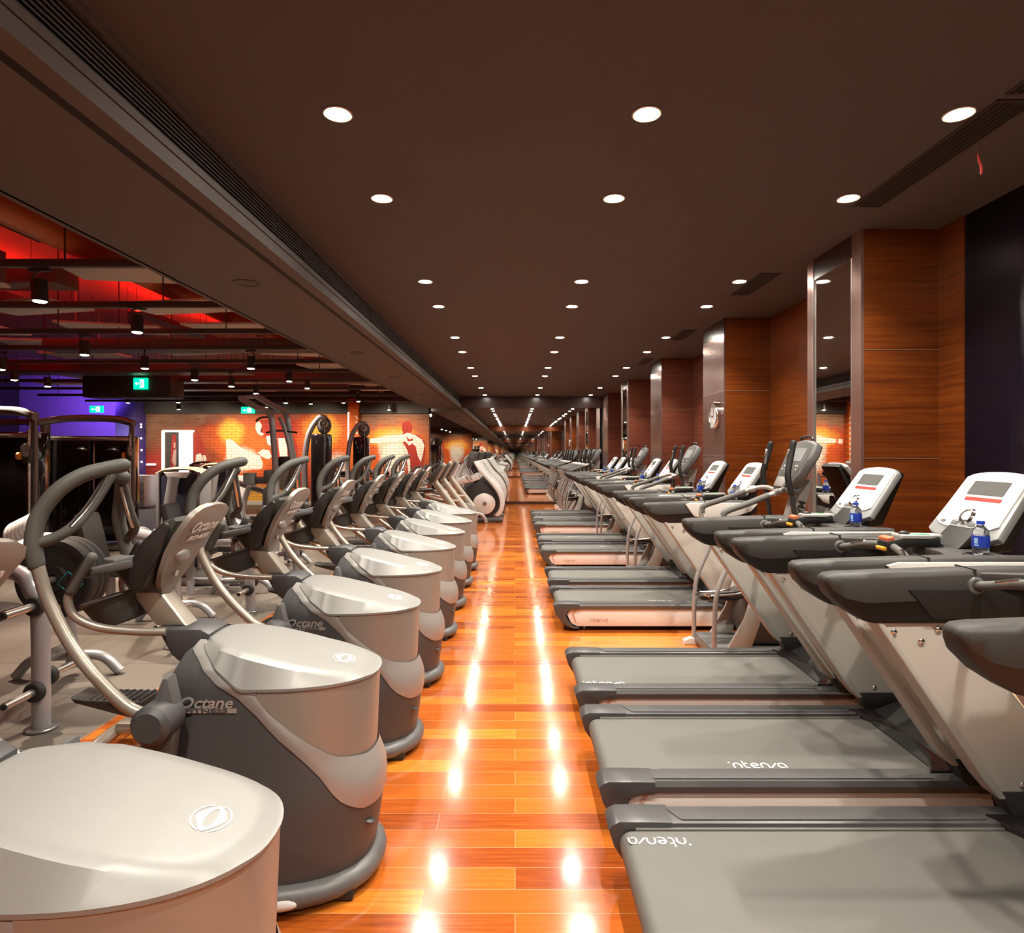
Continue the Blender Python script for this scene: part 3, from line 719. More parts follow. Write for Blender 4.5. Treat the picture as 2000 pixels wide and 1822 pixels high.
    gr = [(-1.652, 1.25), (-1.662, 1.33), (-1.655, 1.42), (-1.615, 1.50), (-1.57, 1.55), (-1.53, 1.572), (-1.486, 1.587)]; gy = [0, 0, .02, .05, .10, .155, .21]
    lp = [(-1.655, 1.32), (-1.605, 1.34), (-1.565, 1.375), (-1.54, 1.445), (-1.512, 1.55)]; ly = [0, .03, .06, .12, .18]
    def rotp(p, a):
        dx, dz = p[0] + 1.22, p[1] - .73
        return (-1.22 + dx * math.cos(a) - dz * math.sin(a), .73 + dx * math.sin(a) + dz * math.cos(a))
    for s_, a, yb in ((-1, 0.0, 0.335), (1, R(9), 0.335)):
        q = [rotp(p, a) for p in arm]
        yy = [yb, yb + 0.005, yb - 0.01, yb - 0.02, yb - 0.02]
        mb = MB().tube([(p[0] - EX, s_ * y, p[1]) for p, y in zip(q, yy)], 0.021, 14, 6); am = mb.build('moving_arm', 'tube_champagne', t)
        q = [rotp(p, a) for p in gr]
        mb = MB().tube([(p[0] - EX, s_ * (yb - 0.02 - gy[i]), p[1]) for i, p in enumerate(q)], 0.027, 14, 6, round_end=True); g = mb.build('grip', 'grip_grey', am)
        q = [rotp(p, a) for p in lp]
        mb = MB().tube([(p[0] - EX, s_ * (yb - 0.02 - ly[i]), p[1]) for i, p in enumerate(q)], 0.019, 12, 6, round_end=True); mb.build('pulse_grip', 'grip_grey', am)
        q = [rotp(p, a) for p in lp[2:]]
        mb = MB().tube([(p[0] - EX + 0.003, s_ * (yb - 0.02 - ly[i + 2]) - 0.0205, p[1]) for i, p in enumerate(q)], 0.008, 8, 4, ru=0.6); mb.build('sensor_plate', 'chrome', am)
        mb = MB().cyl((-1.22 - EX, s_ * 0.265, .72), (-1.22 - EX, s_ * 0.40, .72), 0.067, seg=30, bev=0.018); mb.build('hub', 'shell_grey', am)
        mb = MB().prism([(x - EX, z) for x, z in [(-1.195, .86), (-1.17, .76), (-1.175, .66), (-1.20, .50), (-1.29, .46), (-1.33, .52), (-1.28, .66), (-1.255, .76), (-1.215, .86)]], s_ * 0.262, s_ * 0.325, 'XZ', 0.02); mb.build('arm_gusset', 'mid_grey', am)
        # pedal link and pedal
        zp = 0.36 if s_ < 0 else 0.60
        mb = MB().tube([(-1.24 - EX, s_ * 0.23, 0.50), (-1.40 - EX, s_ * 0.21, (0.5 + zp) / 2 - 0.03), (-1.62 - EX, s_ * 0.19, zp - 0.07)], 0.024, 10, 5, rv=0.7); lk = mb.build('pedal_link', 'mid_grey', t)
        mb = MB().prism([(x - EX, z) for x, z in [(-1.86, zp + 0.012), (-1.84, zp - 0.012), (-1.6, zp - 0.075), (-1.48, zp - 0.075), (-1.46, zp + 0.05), (-1.50, zp + 0.035), (-1.56, zp - 0.004), (-1.8, zp + 0.002)]], s_ * 0.13, s_ * 0.265, 'XZ', 0.01)
        pd = mb.build('pedal', 'grip_dark', t)
        mb = MB()
        for k in range(9): mb.box((-1.81 - EX + k * 0.03, s_ * 0.197, zp + 0.0005), (0.01, 0.11, 0.006), 0.001)
        mb.build('pedal_tread', 'rubber_black', pd)
    return t

EW = ['nearest, cropped by the lower left corner', 'second from camera', 'third from the camera', 'fourth from the camera', 'fifth from the camera', 'sixth from the camera', 'seventh from the camera', 'last with a rounded lid, farthest in the row']
el = make_elliptical('silver elliptical trainer in left row, ' + EW[1])
el.location = (EX, 2.45, 0)
for i, d in enumerate([1.38, None, 3.48, 4.50, 5.57, 6.60, 7.65, 8.72]):
    if d: dup(el, (EX, d, 0), 'silver elliptical trainer in left row, ' + EW[i])

# ================================================================ TREADMILL (local x = world X - 0.35)
TX = 0.35
def wordmark(name, parent, m, mt, s_=1.0, w=0.09):
    """rounded-stroke wordmark 'intenza' drawn as ribbons in its own plane"""
    mb = MB()
    def st(pts, sub=5):
        p = spline([(x, y, 0) for x, y in pts], sub)
        vs = []
        for i in range(len(p)):
            tg = (p[min(i + 1, len(p) - 1)] - p[max(i - 1, 0)]).normalized(); nn = Vector((-tg.y, tg.x, 0)) * w
            vs.append((mb.bm.verts.new(mt @ ((p[i] + nn) * s_)), mb.bm.verts.new(mt @ ((p[i] - nn) * s_))))
        for a, b in zip(vs, vs[1:]): mb.bm.faces.new((a[0], a[1], b[1], b[0]))
    def dot(x, y, r):
        vs = [mb.bm.verts.new(mt @ (Vector((x + r * math.cos(k * PI / 5), y + r * math.sin(k * PI / 5), 0)) * s_)) for k in range(10)]
        mb.bm.faces.new(vs)
    x = 0.0
    dot(-0.25, 1.15, 0.14)
    def n_(x): st([(x, 0), (x, 0.62), (x + 0.2, 0.95), (x + 0.55, 0.95), (x + 0.8, 0.62), (x + 0.8, 0)])
    n_(0.1)
    st([(1.3, 1.5), (1.3, 0.4), (1.45, 0.08), (1.8, 0.0)]); st([(1.2, 0.95), (1.75, 0.95)], 1)
    st([(2.15, 0.5), (2.7, 0.5), (2.85, 0.72), (2.6, 0.95), (2.3, 0.92), (2.12, 0.6), (2.15, 0.25), (2.4, 0.02), (2.9, 0.0)])
    n_(3.2)
    st([(4.2, 0.0), (4.45, 0.3), (4.75, 0.7), (5.0, 0.95)], 2)
    st([(5.9, 0.0), (5.9, 0.6), (5.7, 0.93), (5.35, 0.93), (5.15, 0.6), (5.15, 0.3), (5.35, 0.02), (5.65, 0.05)])
    return mb.build(name, m, parent, fixn=False)
def place_wm(x, y, z, ang, s_):
    return Matrix.Translation((x, y, z)) @ Matrix.Rotation(ang, 4, 'Z') @ Matrix.Scale(s_, 4)
def make_treadmill(label):
    t = thing('treadmill', label, 'treadmill', (TX, 0, 0), 0, 'grey treadmills in the right row')
    X = lambda x: x - TX
    MB().box((1.05, 0, 0.075), (1.5, 0.62, 0.13), 0.01).build('under_frame', 'rubber_black', t)
    for s_ in (-1, 1):
        # skirt
        pr = [(0.155, .205), (0.125, .15), (0.165, .07), (0.215, .042), (1.62, .042), (1.70, .07), (1.66, .205)]
        sk = MB().prism(pr, s_ * 0.352, s_ * 0.385, 'XZ', 0.008).build('side_skirt', 'skirt_white', t)
        MB().prism([(0.20, .20), (0.17, .15), (0.20, .075), (0.215, .075), (0.19, .15), (0.22, .20)], s_ * 0.384, s_ * 0.388, 'XZ').build('skirt_groove', 'logo_clear', sk)
        # rail
        pr = [(0.345, 0.20), (0.398, 0.203), (0.403, 0.232), (0.392, 0.252), (0.30, 0.253), (0.286, 0.248), (0.283, 0.226), (0.30, 0.222), (0.33, 0.20)]
        rl = MB().prism([(s_ * a, b) for a, b in pr], 0.12, 1.80, 'YZ').build('foot_rail', 'rail_grey', t)
        mb = MB().prism([(0.27, s_ * 0.305), (0.28, s_ * 0.298), (1.42, s_ * 0.298), (1.44, s_ * 0.31), (1.42, s_ * 0.378), (0.24, s_ * 0.378), (0.235, s_ * 0.37)], 0.252, 0.2565, 'XY', 0.001); mb.build('grip_strip', 'strip_grey', rl)
        mb = MB().prism([(s_ * a, b) for a, b in [(0.275, 0.219), (0.286, 0.219), (0.286, 0.235), (0.275, 0.235)]], 0.10, 1.70, 'YZ'); mb.build('rail_edge', 'steel', rl)
        # rear cap
        pr = [(0.0, .225), (0.012, .243), (0.04, .256), (0.15, .256), (0.24, .254), (0.24, .20), (0.17, .196), (0.13, .18), (0.115, .14), (0.14, .09), (0.185, .045), (0.235, .03), (0.20, .022), (0.13, .04), (0.06, .10), (0.02, .16)]
        MB().prism(pr, s_ * 0.282, s_ * 0.406, 'XZ', 0.009).build('rear_cap', 'cap_grey', t)
        MB().cyl((0.30, s_ * 0.27, 0), (0.30, s_ * 0.27, 0.05), 0.014, seg=12).build('levelling_foot', 'steel', t)
    MB().cyl((0.085, -0.279, 0.18), (0.085, 0.279, 0.18), 0.038, seg=24).build('rear_roller', 'black_plastic', t)
    # belt
    mb = MB()
    prof = []
    for k in range(13):
        a = PI / 2 + PI * k / 12; prof.append((0.085 + 0.047 * math.cos(a), 0.18 + 0.047 * math.sin(a)))
    top = [(1.62, 0.227), (1.0, 0.227), (0.5, 0.227)]
    path = top + prof + [(1.0, 0.133)]
    a_ = [mb.bm.verts.new((x, -0.272, z)) for x, z in path]; b_ = [mb.bm.verts.new((x, 0.272, z)) for x, z in path]
    mb.bridge(a_, b_, 0, False)
    bl = mb.build('belt', 'belt_grey', t)
    mb = MB()
    for s_ in (-1, 1): mb.box((0.8, s_ * 0.262, 0.2272), (1.45, 0.0015, 0.0008))
    # motor hood
    pr = [(1.50, .235), (1.66, .30), (1.80, .34), (2.02, .345), (2.10, .32), (2.13, .26), (2.13, .06), (2.06, .03), (1.64, .03), (1.60, .10), (1.52, .20)]
    MB().prism(pr, -0.325, 0.325, 'XZ', 0.03, seg=3).build('motor_hood', 'arm_black', t)
    mb = MB()
    mb.prism([(1.44, -0.33), (1.52, -0.20), (1.56, 0.0), (1.52, 0.20), (1.44, 0.33), (1.75, 0.33), (1.75, -0.33)], 0.226, 0.262, 'XY', 0.01); mb.build('hood_lip', 'black_gloss', t)
    # uprights
    for s_ in (-1, 1):
        pr = [(1.02, 1.02), (1.30, 1.02), (1.80, .40), (1.80, .33), (1.50, .33), (1.44, .40)]
        up = MB().prism(pr, s_ * 0.318, s_ * 0.40, 'XZ', 0.012, seg=3).build('upright', 'upright_greige', t)
        # raised flange along the rear edge
        MB().prism([(1.012, 1.0), (1.04, 1.0), (1.46, .40), (1.515, .322), (1.485, .322), (1.43, .385)], s_ * 0.311, s_ * 0.408, 'XZ', 0.006).build('flange', 'upright_edge', up)
        for (bx, bz) in ((1.085, .955), (1.255, .965), (1.19, .92), (1.575, .375)):
            for w_ in (s_ * 0.318, s_ * 0.40):
                dd = -0.006 if (w_ - s_ * 0.36) < 0 else 0.006
                MB().sphere((bx, w_ + dd * 0.4, bz), 0.0135, (1, 0.55, 1), 14).build('bolt', 'chrome', up)
        MB().prism([(1.485, .35), (1.80, .35), (1.84, .20), (1.60, .20), (1.54, .25)], s_ * 0.312, s_ * 0.402, 'XZ', 0.006).build('upright_foot', 'black_plastic', t)
    # armrests
    for s_ in (-1, 1):
        #      x      ztop   zseam   zbot  halfwidth
        st = [(0.829, 1.150, 1.148, 1.140, 0.022), (0.833, 1.164, 1.140, 1.122, 0.040), (0.85, 1.172, 1.115, 1.09, 0.052), (0.90, 1.176, 1.085, 1.042, 0.057), (0.97, 1.178, 1.07, 0.998, 0.058), (1.01, 1.180, 1.07, 0.990, 0.058), (1.30, 1.190, 1.085, 0.990, 0.058), (1.50, 1.195, 1.11, 1.00, 0.058), (1.72, 1.195, 1.12, 1.03, 0.055), (1.86, 1.192, 1.13, 1.08, 0.05)]
        def sec(x, zt, zs, zb, w, q):
            # q 0..1 around section starting mid top, going round
            c = [(0, zt), (w * 0.7, zt - 0.002), (w * 0.95, zt - (zt - zs) * 0.2), (w, zs), (w * 0.98, zs - 0.001), (w * 0.93, zb + (zs - zb) * 0.2), (w * 0.75, zb), (0, zb)]
            full = c + [(-a, b) for a, b in reversed(c[1:-1])]
            return full
        mb = MB(); rings = []
        for (x, zt, zs, zb, w) in st:
            rings.append([mb.bm.verts.new((x, s_ * 0.355 + a, b)) for a, b in sec(x, zt, zs, zb, w, 0)])
        for a, b in zip(rings, rings[1:]):
            fs = mb.bridge(a, b)
            for k, f in enumerate(fs): f.material_index = 0 if (k < 3 or k > 10) else 1
        mb.cap(list(reversed(rings[0])), 1); mb.cap(rings[-1], 1)
        ar = mb.build('armrest', ['arm_rubber', 'arm_black'], t, 50)
        # pale outer shell and joint ring
        pr = [(1.20, 1.165), (1.28, 1.055), (1.40, 1.035), (1.68, 1.06), (1.80, 1.10), (1.86, 1.165), (1.84, 1.178), (1.25, 1.178)]
        MB().prism(pr, s_ * 0.408, s_ * 0.424, 'XZ', 0.006).build('outer_shell', 'shell_white', ar)
        mb = MB().box((1.385, s_ * 0.355, 1.151), (0.004, 0.113, 0.09), 0.001); mb.build('joint', 'arm_black', ar)
        MB().prism([(1.13, 1.12), (1.62, 1.12), (1.60, 1.01), (1.22, 1.01)], s_ * 0.30, s_ * 0.292, 'XZ', 0.003).build('inner_plate', 'arm_black', ar)
        MB().box((1.56, s_ * 0.2985, 1.153), (0.13, 0.003, 0.012)).build('warning_strip', 'yellow_print', ar)
        # handlebar going inward
        mb = MB().tube([(1.385, s_ * 0.30, 1.135), (1.40, s_ * 0.25, 1.145), (1.43, s_ * 0.16, 1.17), (1.455, s_ * 0.05, 1.185)], 0.017, 12, 5); hb = mb.build('handlebar', 'grip_grey', t)
        MB().torus((1.383, s_ * 0.298, 1.134), 0.024, 0.010, 'Y', 20).build('collar', 'mid_grey', hb)
        mb = MB().tube([(1.404, s_ * 0.225, 1.158), (1.43, s_ * 0.15, 1.183)], 0.011, 10, 1); mb.build('sensor_plate', 'chrome', hb)
    # control pod
    rt = Matrix.Rotation(-0.22, 3, 'Y')
    pod = MB().box((1.475, 0, 1.19), (0.10, 0.10, 0.068), 0.022, rot=rt).box((1.59, 0, 1.205), (0.20, 0.088, 0.052), 0.016, rot=Matrix.Rotation(-0.06, 3, 'Y')).box((1.66, 0, 1.17), (0.10, 0.07, 0.06), 0.014).build('control_pod', 'arm_black', t)
    MB().prism([(1.50, -0.044), (1.62, -0.05), (1.70, -0.03), (1.70, 0.03), (1.62, 0.05), (1.50, 0.044)], 0, 0.018, 'XY', 0.004, xf=Matrix.Translation((0, 0, 1.223))).build('pod_face', 'upright_greige', pod)
    MB().box((1.60, -0.018, 1.242), (0.07, 0.045, 0.004), 0.001, rot=Matrix.Rotation(-0.02, 3, 'Y')).build('small_display', 'green_lcd', pod)
    MB().sphere((1.535, 0.0, 1.245), 0.022, (1.3, 0.8, 0.55), 14).build('knob', 'black_plastic', pod)
    MB().box((1.452, 0, 1.209), (0.036, 0.082, 0.044), 0.006, rot=rt).build('stop_band', 'orange_stop', pod)
    MB().box((1.430, 0, 1.175), (0.03, 0.07, 0.018), 0.005, rot=rt).build('reset_band', 'amber_stop', pod)
    # tray with cup holders
    pl = [(1.40, -0.30), (1.40, -0.40)]
    for k in range(11):
        a = -PI / 2 + PI * k / 10
        ca, sa = math.cos(a), math.sin(a)
        pl.append((1.62 + 0.235 * abs(ca) ** 0.8, 0.41 * math.copysign(abs(sa) ** 0.7, sa)))
    pl += [(1.40, 0.40), (1.40, 0.30), (1.55, 0.27), (1.60, 0.15), (1.60, -0.15), (1.55, -0.27)]
    tr = MB().prism(pl, 1.12, 1.183, 'XY', 0.012).build('tray', 'arm_rubber', t)
    for s_ in (-1, 1):
        MB().lathe([(0.001, 0), (0.058, 0), (0.06, 0.002), (0.001, 0.0025)], (1.70, s_ * 0.275, 1.184), 'Z', 28).build('cup_well', 'black_gloss', tr)
        MB().torus((1.70, s_ * 0.275, 1.184), 0.062, 0.006, 'Z', 28).build('cup_rim', 'arm_black', tr)
    pl2 = [(x, y) for x, y in pl if x > 1.62]
    mb = MB().prism([(1.45, -0.405)] + [(x + 0.008, y * 1.02) for x, y in pl2] + [(1.45, 0.405), (1.45, 0.38)] + [(x - 0.02, y * 0.93) for x, y in reversed(pl2)] + [(1.45, -0.38)], 1.085, 1.119, 'XY'); mb.build('tray_shell', 'shell_white', tr)
    # neck between tray and console
    MB().prism([(1.72, 1.18), (1.86, 1.18), (2.02, 1.44), (1.93, 1.40)], -0.10, 0.10, 'XZ', 0.02).build('console_neck', 'arm_black', t)
    # console : plane from (1.79,1.235) to (2.0,1.53)
    a = math.atan2(1.53 - 1.235, 2.0 - 1.79); Lc = math.hypot(0.21, 0.295)
    xf = Matrix.Translation((1.79, 0, 1.235)) @ Matrix.Rotation(-a, 4, 'Y')        # local: x along the face upward, y across, z out of the face
    def plate(pts, z0, z1, bev=0.0): return MB().prism(pts, z0, z1, 'XY', bev, xf=xf)
    def rr(x0, x1, y0, y1, r, n=5, bulge=0.0):
        out = []
        for (cx, cy, a0) in ((x1 - r, y1 - r, 0), (x0 + r, y1 - r, 90), (x0 + r, y0 + r, 180), (x1 - r, y0 + r, 270)):
            for k in range(n + 1):
                q = R(a0 + 90 * k / n); x = cx + r * math.cos(q); y = cy + r * math.sin(q)
                if bulge: x += bulge * (1 - (y / y1) ** 2) * (1 if x > (x0 + x1) / 2 else -1)
                out.append((x, y))
            if bulge and a0 in (0, 180):
                pass
        return out
    def face_outline(w0, w1, x0, x1, bulge):
        pts = []
        for k in range(13):
            y = -1 + 2 * k / 12; pts.append((x1 + bulge * (1 - y * y) - 0.018 * abs(y) ** 8, y * w1))
        for k in range(13):
            y = 1 - 2 * k / 12; pts.append((x0 - bulge * (1 - y * y) + 0.02 * abs(y) ** 8, y * w0))
        return pts
    cs = plate(face_outline(0.235, 0.205, 0.0, Lc, 0.022), -0.045, -0.004, 0.012).build('console', 'bezel_grey', t)
    pl_ = plate(face_outline(0.205, 0.192, 0.055, Lc - 0.008, 0.018), -0.006, 0.0035, 0.003); pl_.build('face_plate', 'console_white', cs)
    plate(rr(0.235, 0.315, -0.115, 0.115, 0.006), 0.003, 0.006).build('display', 'lcd_grey', cs)
    plate(rr(0.200, 0.219, -0.125, 0.105, 0.003), 0.003, 0.006).build('red_strip', 'red_line', cs)
    plate(rr(0.045, 0.085, -0.085, 0.085, 0.018), 0.003, 0.008).build('key_bank', 'bezel_grey', cs)
    mb = plate(rr(0.055, 0.073, -0.075, -0.035, 0.004), 0.008, 0.011, 0); mb.prism(rr(0.055, 0.073, 0.035, 0.075, 0.004), 0.008, 0.011, 'XY', xf=xf); mb.build('key', 'mid_grey', cs)
    mb = plate(rr(0.06, 0.075, 0.13, 0.158, 0.006), 0.003, 0.007, 0); mb.build('power_key', 'mid_grey', cs)
    mb = MB().lathe([(0.024, 0.003), (0.046, 0.003), (0.046, 0.012), (0.038, 0.02), (0.024, 0.018)], (0, 0, 0), 'Z', 32, closed=True); mb.bm.transform(xf @ Matrix.Translation((0.105, 0, 0))); dl = mb.build('dial', 'chrome', cs)
    mb = MB().torus((0, 0, 0.004), 0.05, 0.003, 'Z', 32); mb.bm.transform(xf @ Matrix.Translation((0.105, 0, 0.0))); gw = mb.build('dial_glow', 'dial_blue', cs)
    mb = MB().lathe([(0.001, 0.01), (0.024, 0.01), (0.022, 0.02), (0.001, 0.022)], (0, 0, 0), 'Z', 24); mb.bm.transform(xf @ Matrix.Translation((0.105, 0, 0))); mb.build('dial_button', 'dial_glow', cs)
    mb = MB()
    for q in range(7):
        a2 = R(-80 + q * 27); mb.prism(rr(0.105 + 0.075 * math.cos(a2) - 0.004, 0.105 + 0.075 * math.cos(a2) + 0.004, 0.10 * math.sin(a2) - 0.009, 0.10 * math.sin(a2) + 0.009, 0.002, 2), 0.0033, 0.0048, 'XY', xf=xf)
    o = mb.build('key_marks', 'print_faint', cs); o['kind'] = 'stuff'
    # back shell of console
    pr = [(1.80, 1.20), (1.83, 1.17), (1.93, 1.18), (2.07, 1.50), (2.03, 1.53), (2.0, 1.49)]
    MB().prism(pr, -0.17, 0.17, 'XZ', 0.02).build('console_back', 'arm_black', t)
    return t, bl, gw
def belt_logo(tr, x, y, ang, s_=0.0285):
    bl = [c for c in tr.children if c.name.startswith('belt')][0]
    return wordmark('belt_wordmark', bl, 'logo_white', Matrix.Translation((x, y, 0.2285)) @ Matrix.Rotation(ang, 4, 'Z'), s_)
TD = [2.03, 3.0, 4.0, 6.06, 7.13, 9.18, 10.25, 12.36, 13.42, 14.5]
TWD = ['nearest, its belt filling the lower right corner', 'second from camera, its console at the right edge', 'third from camera, before the first step machine', 'fourth from camera, behind the first step machine', 'fifth from camera, before the second step machine', 'sixth from camera, behind the second step machine', 'seventh from camera, before the third step machine', 'eighth from camera, behind the third step machine', 'ninth from camera', 'tenth and farthest from camera']
tm, bl, gw = make_treadmill('grey treadmill in right row, ' + TWD[1])
tm.location = (TX, TD[1], 0)
for sb in [c for c in tm.children if c.name.startswith('side_skirt')]:
    sgn = -1 if sum(v.co.y for v in sb.data.vertices) < 0 else 1
    if sgn < 0: wordmark('skirt_wordmark', sb, 'logo_clear', Matrix.Translation((0.34, -0.3885, 0.085)) @ Matrix.Rotation(PI / 2, 4, 'X'), 0.027)
tms = []
for i, d in enumerate(TD):
    tms.append(tm if i == 1 else dup(tm, (TX, d, 0), 'grey treadmill in right row, ' + TWD[i]))
belt_logo(tms[0], 0.27, 0.232, PI, 0.035)
belt_logo(tms[1], 0.63, -0.235, 0.0, 0.040)
belt_logo(tms[2], 0.08, -0.245, 0.0, 0.040)
belt_logo(tms[3], 0.93, -0.21, 0.0, 0.036)
belt_logo(tms[4], 1.08, -0.22, 0.0, 0.036)
belt_logo(tms[5], 0.9, 0.1, 0.0, 0.036)
belt_logo(tms[6], 0.5, 0.1, 0.0, 0.036)

# water bottles in the cup wells
BW = ['', 'second', 'third', 'fourth', 'fifth', 'sixth', 'seventh', 'eighth', 'ninth', 'tenth']
bp = None
for i in (1, 2, 3, 4, 5, 6, 7, 8, 9):
    lab = 'small blue labelled water bottle in the tray of the %s treadmill' % BW[i]
    loc = (TX + 1.70, TD[i] - 0.275, 1.187)
    if bp is None:
        bp = thing('water_bottle', lab, 'bottle', loc, group='blue labelled water bottles on the treadmills')
        MB().lathe([(0.001, 0), (0.026, 0), (0.031, 0.004), (0.0325, 0.012), (0.031, 0.02), (0.0325, 0.03), (0.0325, 0.085), (0.031, 0.092), (0.0315, 0.10), (0.027, 0.112), (0.017, 0.123), (0.0125, 0.128), (0.0125, 0.135)], seg=28).build('body', 'bottle_plastic', bp)
        lb = MB().lathe([(0.0328, 0.032), (0.0332, 0.034), (0.0332, 0.082), (0.0328, 0.084)], seg=28).build('label_sleeve', 'bottle_label', bp)
        MB().lathe([(0.001, 0.133), (0.0155, 0.133), (0.0155, 0.147), (0.014, 0.149), (0.001, 0.149)], seg=24).build('cap', 'bottle_cap', bp)
        mb = MB()
        def arcp(a0, a1, z0, z1):
            vs = [(mb.bm.verts.new((0.0336 * math.cos(a), 0.0336 * math.sin(a), z0)), mb.bm.verts.new((0.0336 * math.cos(a), 0.0336 * math.sin(a), z1))) for a in [a0 + (a1 - a0) * k / 4 for k in range(5)]]
            for p, q in zip(vs, vs[1:]): mb.bm.faces.new((p[0], q[0], q[1], p[1]))
        arcp(R(190), R(215), 0.05, 0.075); arcp(R(190), R(220), 0.04, 0.046)
        mb.build('label_print', 'label_light', lb, fixn=False)
    else: dup(bp, loc, lab)
# ================================================================ STEP MACHINES between the treadmills
def make_stepper(label):
    SX = 1.5
    t = thing('step_machine', label, 'exercise machine', (SX, 0, 0), 0, 'dark framed step machines between the treadmills')
    X = lambda x: x - SX
    MB().box((2.0 - SX, 0, 0.07), (0.95, 0.5, 0.09), 0.02).box((1.75 - SX, 0, 0.04), (0.12, 0.66, 0.05), 0.015).box((2.4 - SX, 0, 0.04), (0.10, 0.66, 0.05), 0.015).build('base_frame', 'mid_grey', t)
    pr = [(1.86, .12), (1.80, .30), (1.90, .62), (2.08, .80), (2.30, .82), (2.46, .55), (2.48, .12)]
    bd = MB().prism([(X(a), b) for a, b in pr], -0.17, 0.17, 'XZ', 0.04, seg=3).build('housing', 'shell_grey', t)
    for s_ in (-1, 1):
        MB().lathe([(0.001, 0), (0.19, 0), (0.2, 0.01 * s_), (0.17, 0.03 * s_), (0.001, 0.035 * s_)], (X(2.17), s_ * 0.172, .45), 'Y', 32).build('side_disc', 'white_shell', bd)
    pr = [(1.68, .02), (1.62, .06), (1.78, .34), (1.86, .60), (1.95, .60), (1.90, .30), (1.80, .02)]
    MB().prism([(X(a), b) for a, b in pr], -0.23, -0.20, 'XZ', 0.006).build('side_bracket', 'upright_edge', t)
    MB().prism([(X(a), b) for a, b in pr], 0.20, 0.23, 'XZ', 0.006).build('side_bracket', 'upright_edge', t)
    for s_ in (-1, 1):
        rail = MB().tube([(X(1.53), s_ * .27, .03), (X(1.535), s_ * .27, .35), (X(1.56), s_ * .27, .58), (X(1.66), s_ * .27, .82), (X(1.68), s_ * .27, .95), (X(1.60), s_ * .27, 1.08), (X(1.61), s_ * .27, 1.17), (X(1.78), s_ * .26, 1.235), (X(2.0), s_ * .24, 1.32), (X(2.10), s_ * .18, 1.345), (X(2.14), s_ * .07, 1.33)], 0.019, 12, 6).build('side_rail', 'band_silver', t)
        MB().tube([(X(1.60), s_ * .27, 1.12), (X(1.62), s_ * .27, 1.18), (X(1.78), s_ * .26, 1.237), (X(1.96), s_ * .243, 1.305)], 0.024, 12, 6).build('rail_grip', 'grip_grey', rail)
        MB().cyl((X(2.00), s_ * .24, 1.322), (X(2.04), s_ * .225, 1.332), 0.026, seg=14).build('collar', 'steel', rail)
        MB().prism([(X(1.44), .0), (X(1.44), .035), (X(1.50), .06), (X(1.57), .05), (X(1.66), .015), (X(1.66), 0)], s_ * .235, s_ * .305, 'XZ', 0.01).build('rail_foot', 'skirt_white', rail)
        ze = .50 if s_ < 0 else .44
        pd = MB().prism([(X(1.50), ze + .01), (X(1.54), ze - .02), (X(1.72), ze - .03), (X(1.86), ze + .03), (X(1.90), ze + .075), (X(1.86), ze + .075), (X(1.78), ze + .03), (X(1.56), ze + .02)], s_ * .05, s_ * .19, 'XZ', 0.01).build('pedal', 'black_gloss', t)
        MB().tube([(X(1.495), s_ * .12, ze + .012), (X(1.53), s_ * .19, ze + .016), (X(1.75), s_ * .19, ze + .03), (X(1.88), s_ * .19, ze + .075)], 0.008, 8, 5).build('pedal_rim', 'chrome', pd)
        MB().tube([(X(1.80), s_ * .12, ze), (X(1.98), s_ * .16, .40), (X(2.17), s_ * .185, .45)], 0.024, 10, 5).build('pedal_arm', 'mid_grey', t)
        dx = 0.0 if s_ < 0 else 0.03
        am = MB().tube([(X(2.17), s_ * .22, .62), (X(2.16 + dx), s_ * .27, 1.0), (X(2.13 + dx), s_ * .28, 1.26), (X(2.10 + dx), s_ * .28, 1.40)], 0.019, 12, 5).build('moving_arm', 'black_plastic', t)
        MB().tube([(X(2.12 + dx), s_ * .28, 1.32), (X(2.095 + dx), s_ * .275, 1.46), (X(2.13 + dx), s_ * .255, 1.62), (X(2.15 + dx), s_ * .25, 1.71)], 0.0235, 12, 5, round_end=True).build('arm_grip', 'arm_black', am)
        MB().box((X(2.108 + dx), s_ * .252, 1.60), (0.012, 0.03, 0.13), 0.004, rot=Matrix.Rotation(0.15, 3, 'Y')).build('sensor_plate', 'chrome', am)
    mast = MB().prism([(X(2.10), .75), (X(2.24), .75), (X(2.40), 1.42), (X(2.27), 1.42)], -0.045, 0.045, 'XZ', 0.015).build('mast', 'band_silver', t)
    for s_ in (-1,):
        text_mesh('lettering', 'MATRIX', 0.085, 'black_plastic', mast, Matrix.Translation((X(2.275), -0.0465, 1.10)) @ Matrix.Rotation(PI / 2, 4, 'X') @ Matrix.Rotation(-PI / 2 - 0.23, 4, 'Z'), bold=0.001)
    MB().box((X(2.21), 0, 1.335), (0.14, 0.24, 0.045), 0.015).build('shelf', 'mid_grey', t)
    a = math.atan2(0.37, 0.20); Lc = 0.42
    xf = Matrix.Translation((X(2.16), 0, 1.37)) @ Matrix.Rotation(-a, 4, 'Y')
    pts = [(0, -0.10), (0.03, -0.14), (0.12, -0.195), (0.30, -0.23), (0.39, -0.20), (0.415, -0.12), (0.43, 0), (0.415, 0.12), (0.39, 0.20), (0.30, 0.23), (0.12, 0.195), (0.03, 0.14), (0, 0.10)]
    cs = MB().prism(pts, -0.075, 0.0, 'XY', 0.022, seg=3, xf=xf).build('console', 'mid_grey', t)
    MB().prism([(x * 0.88 + 0.03, y * 0.86) for x, y in pts], -0.004, 0.004, 'XY', 0.002, xf=xf).build('face_plate', 'lcd_grey', cs)
    MB().prism([(0.22, -0.13), (0.34, -0.13), (0.34, 0.13), (0.22, 0.13)], 0.003, 0.007, 'XY', xf=xf).build('screen', 'screen_grey', cs)
    m = MB()
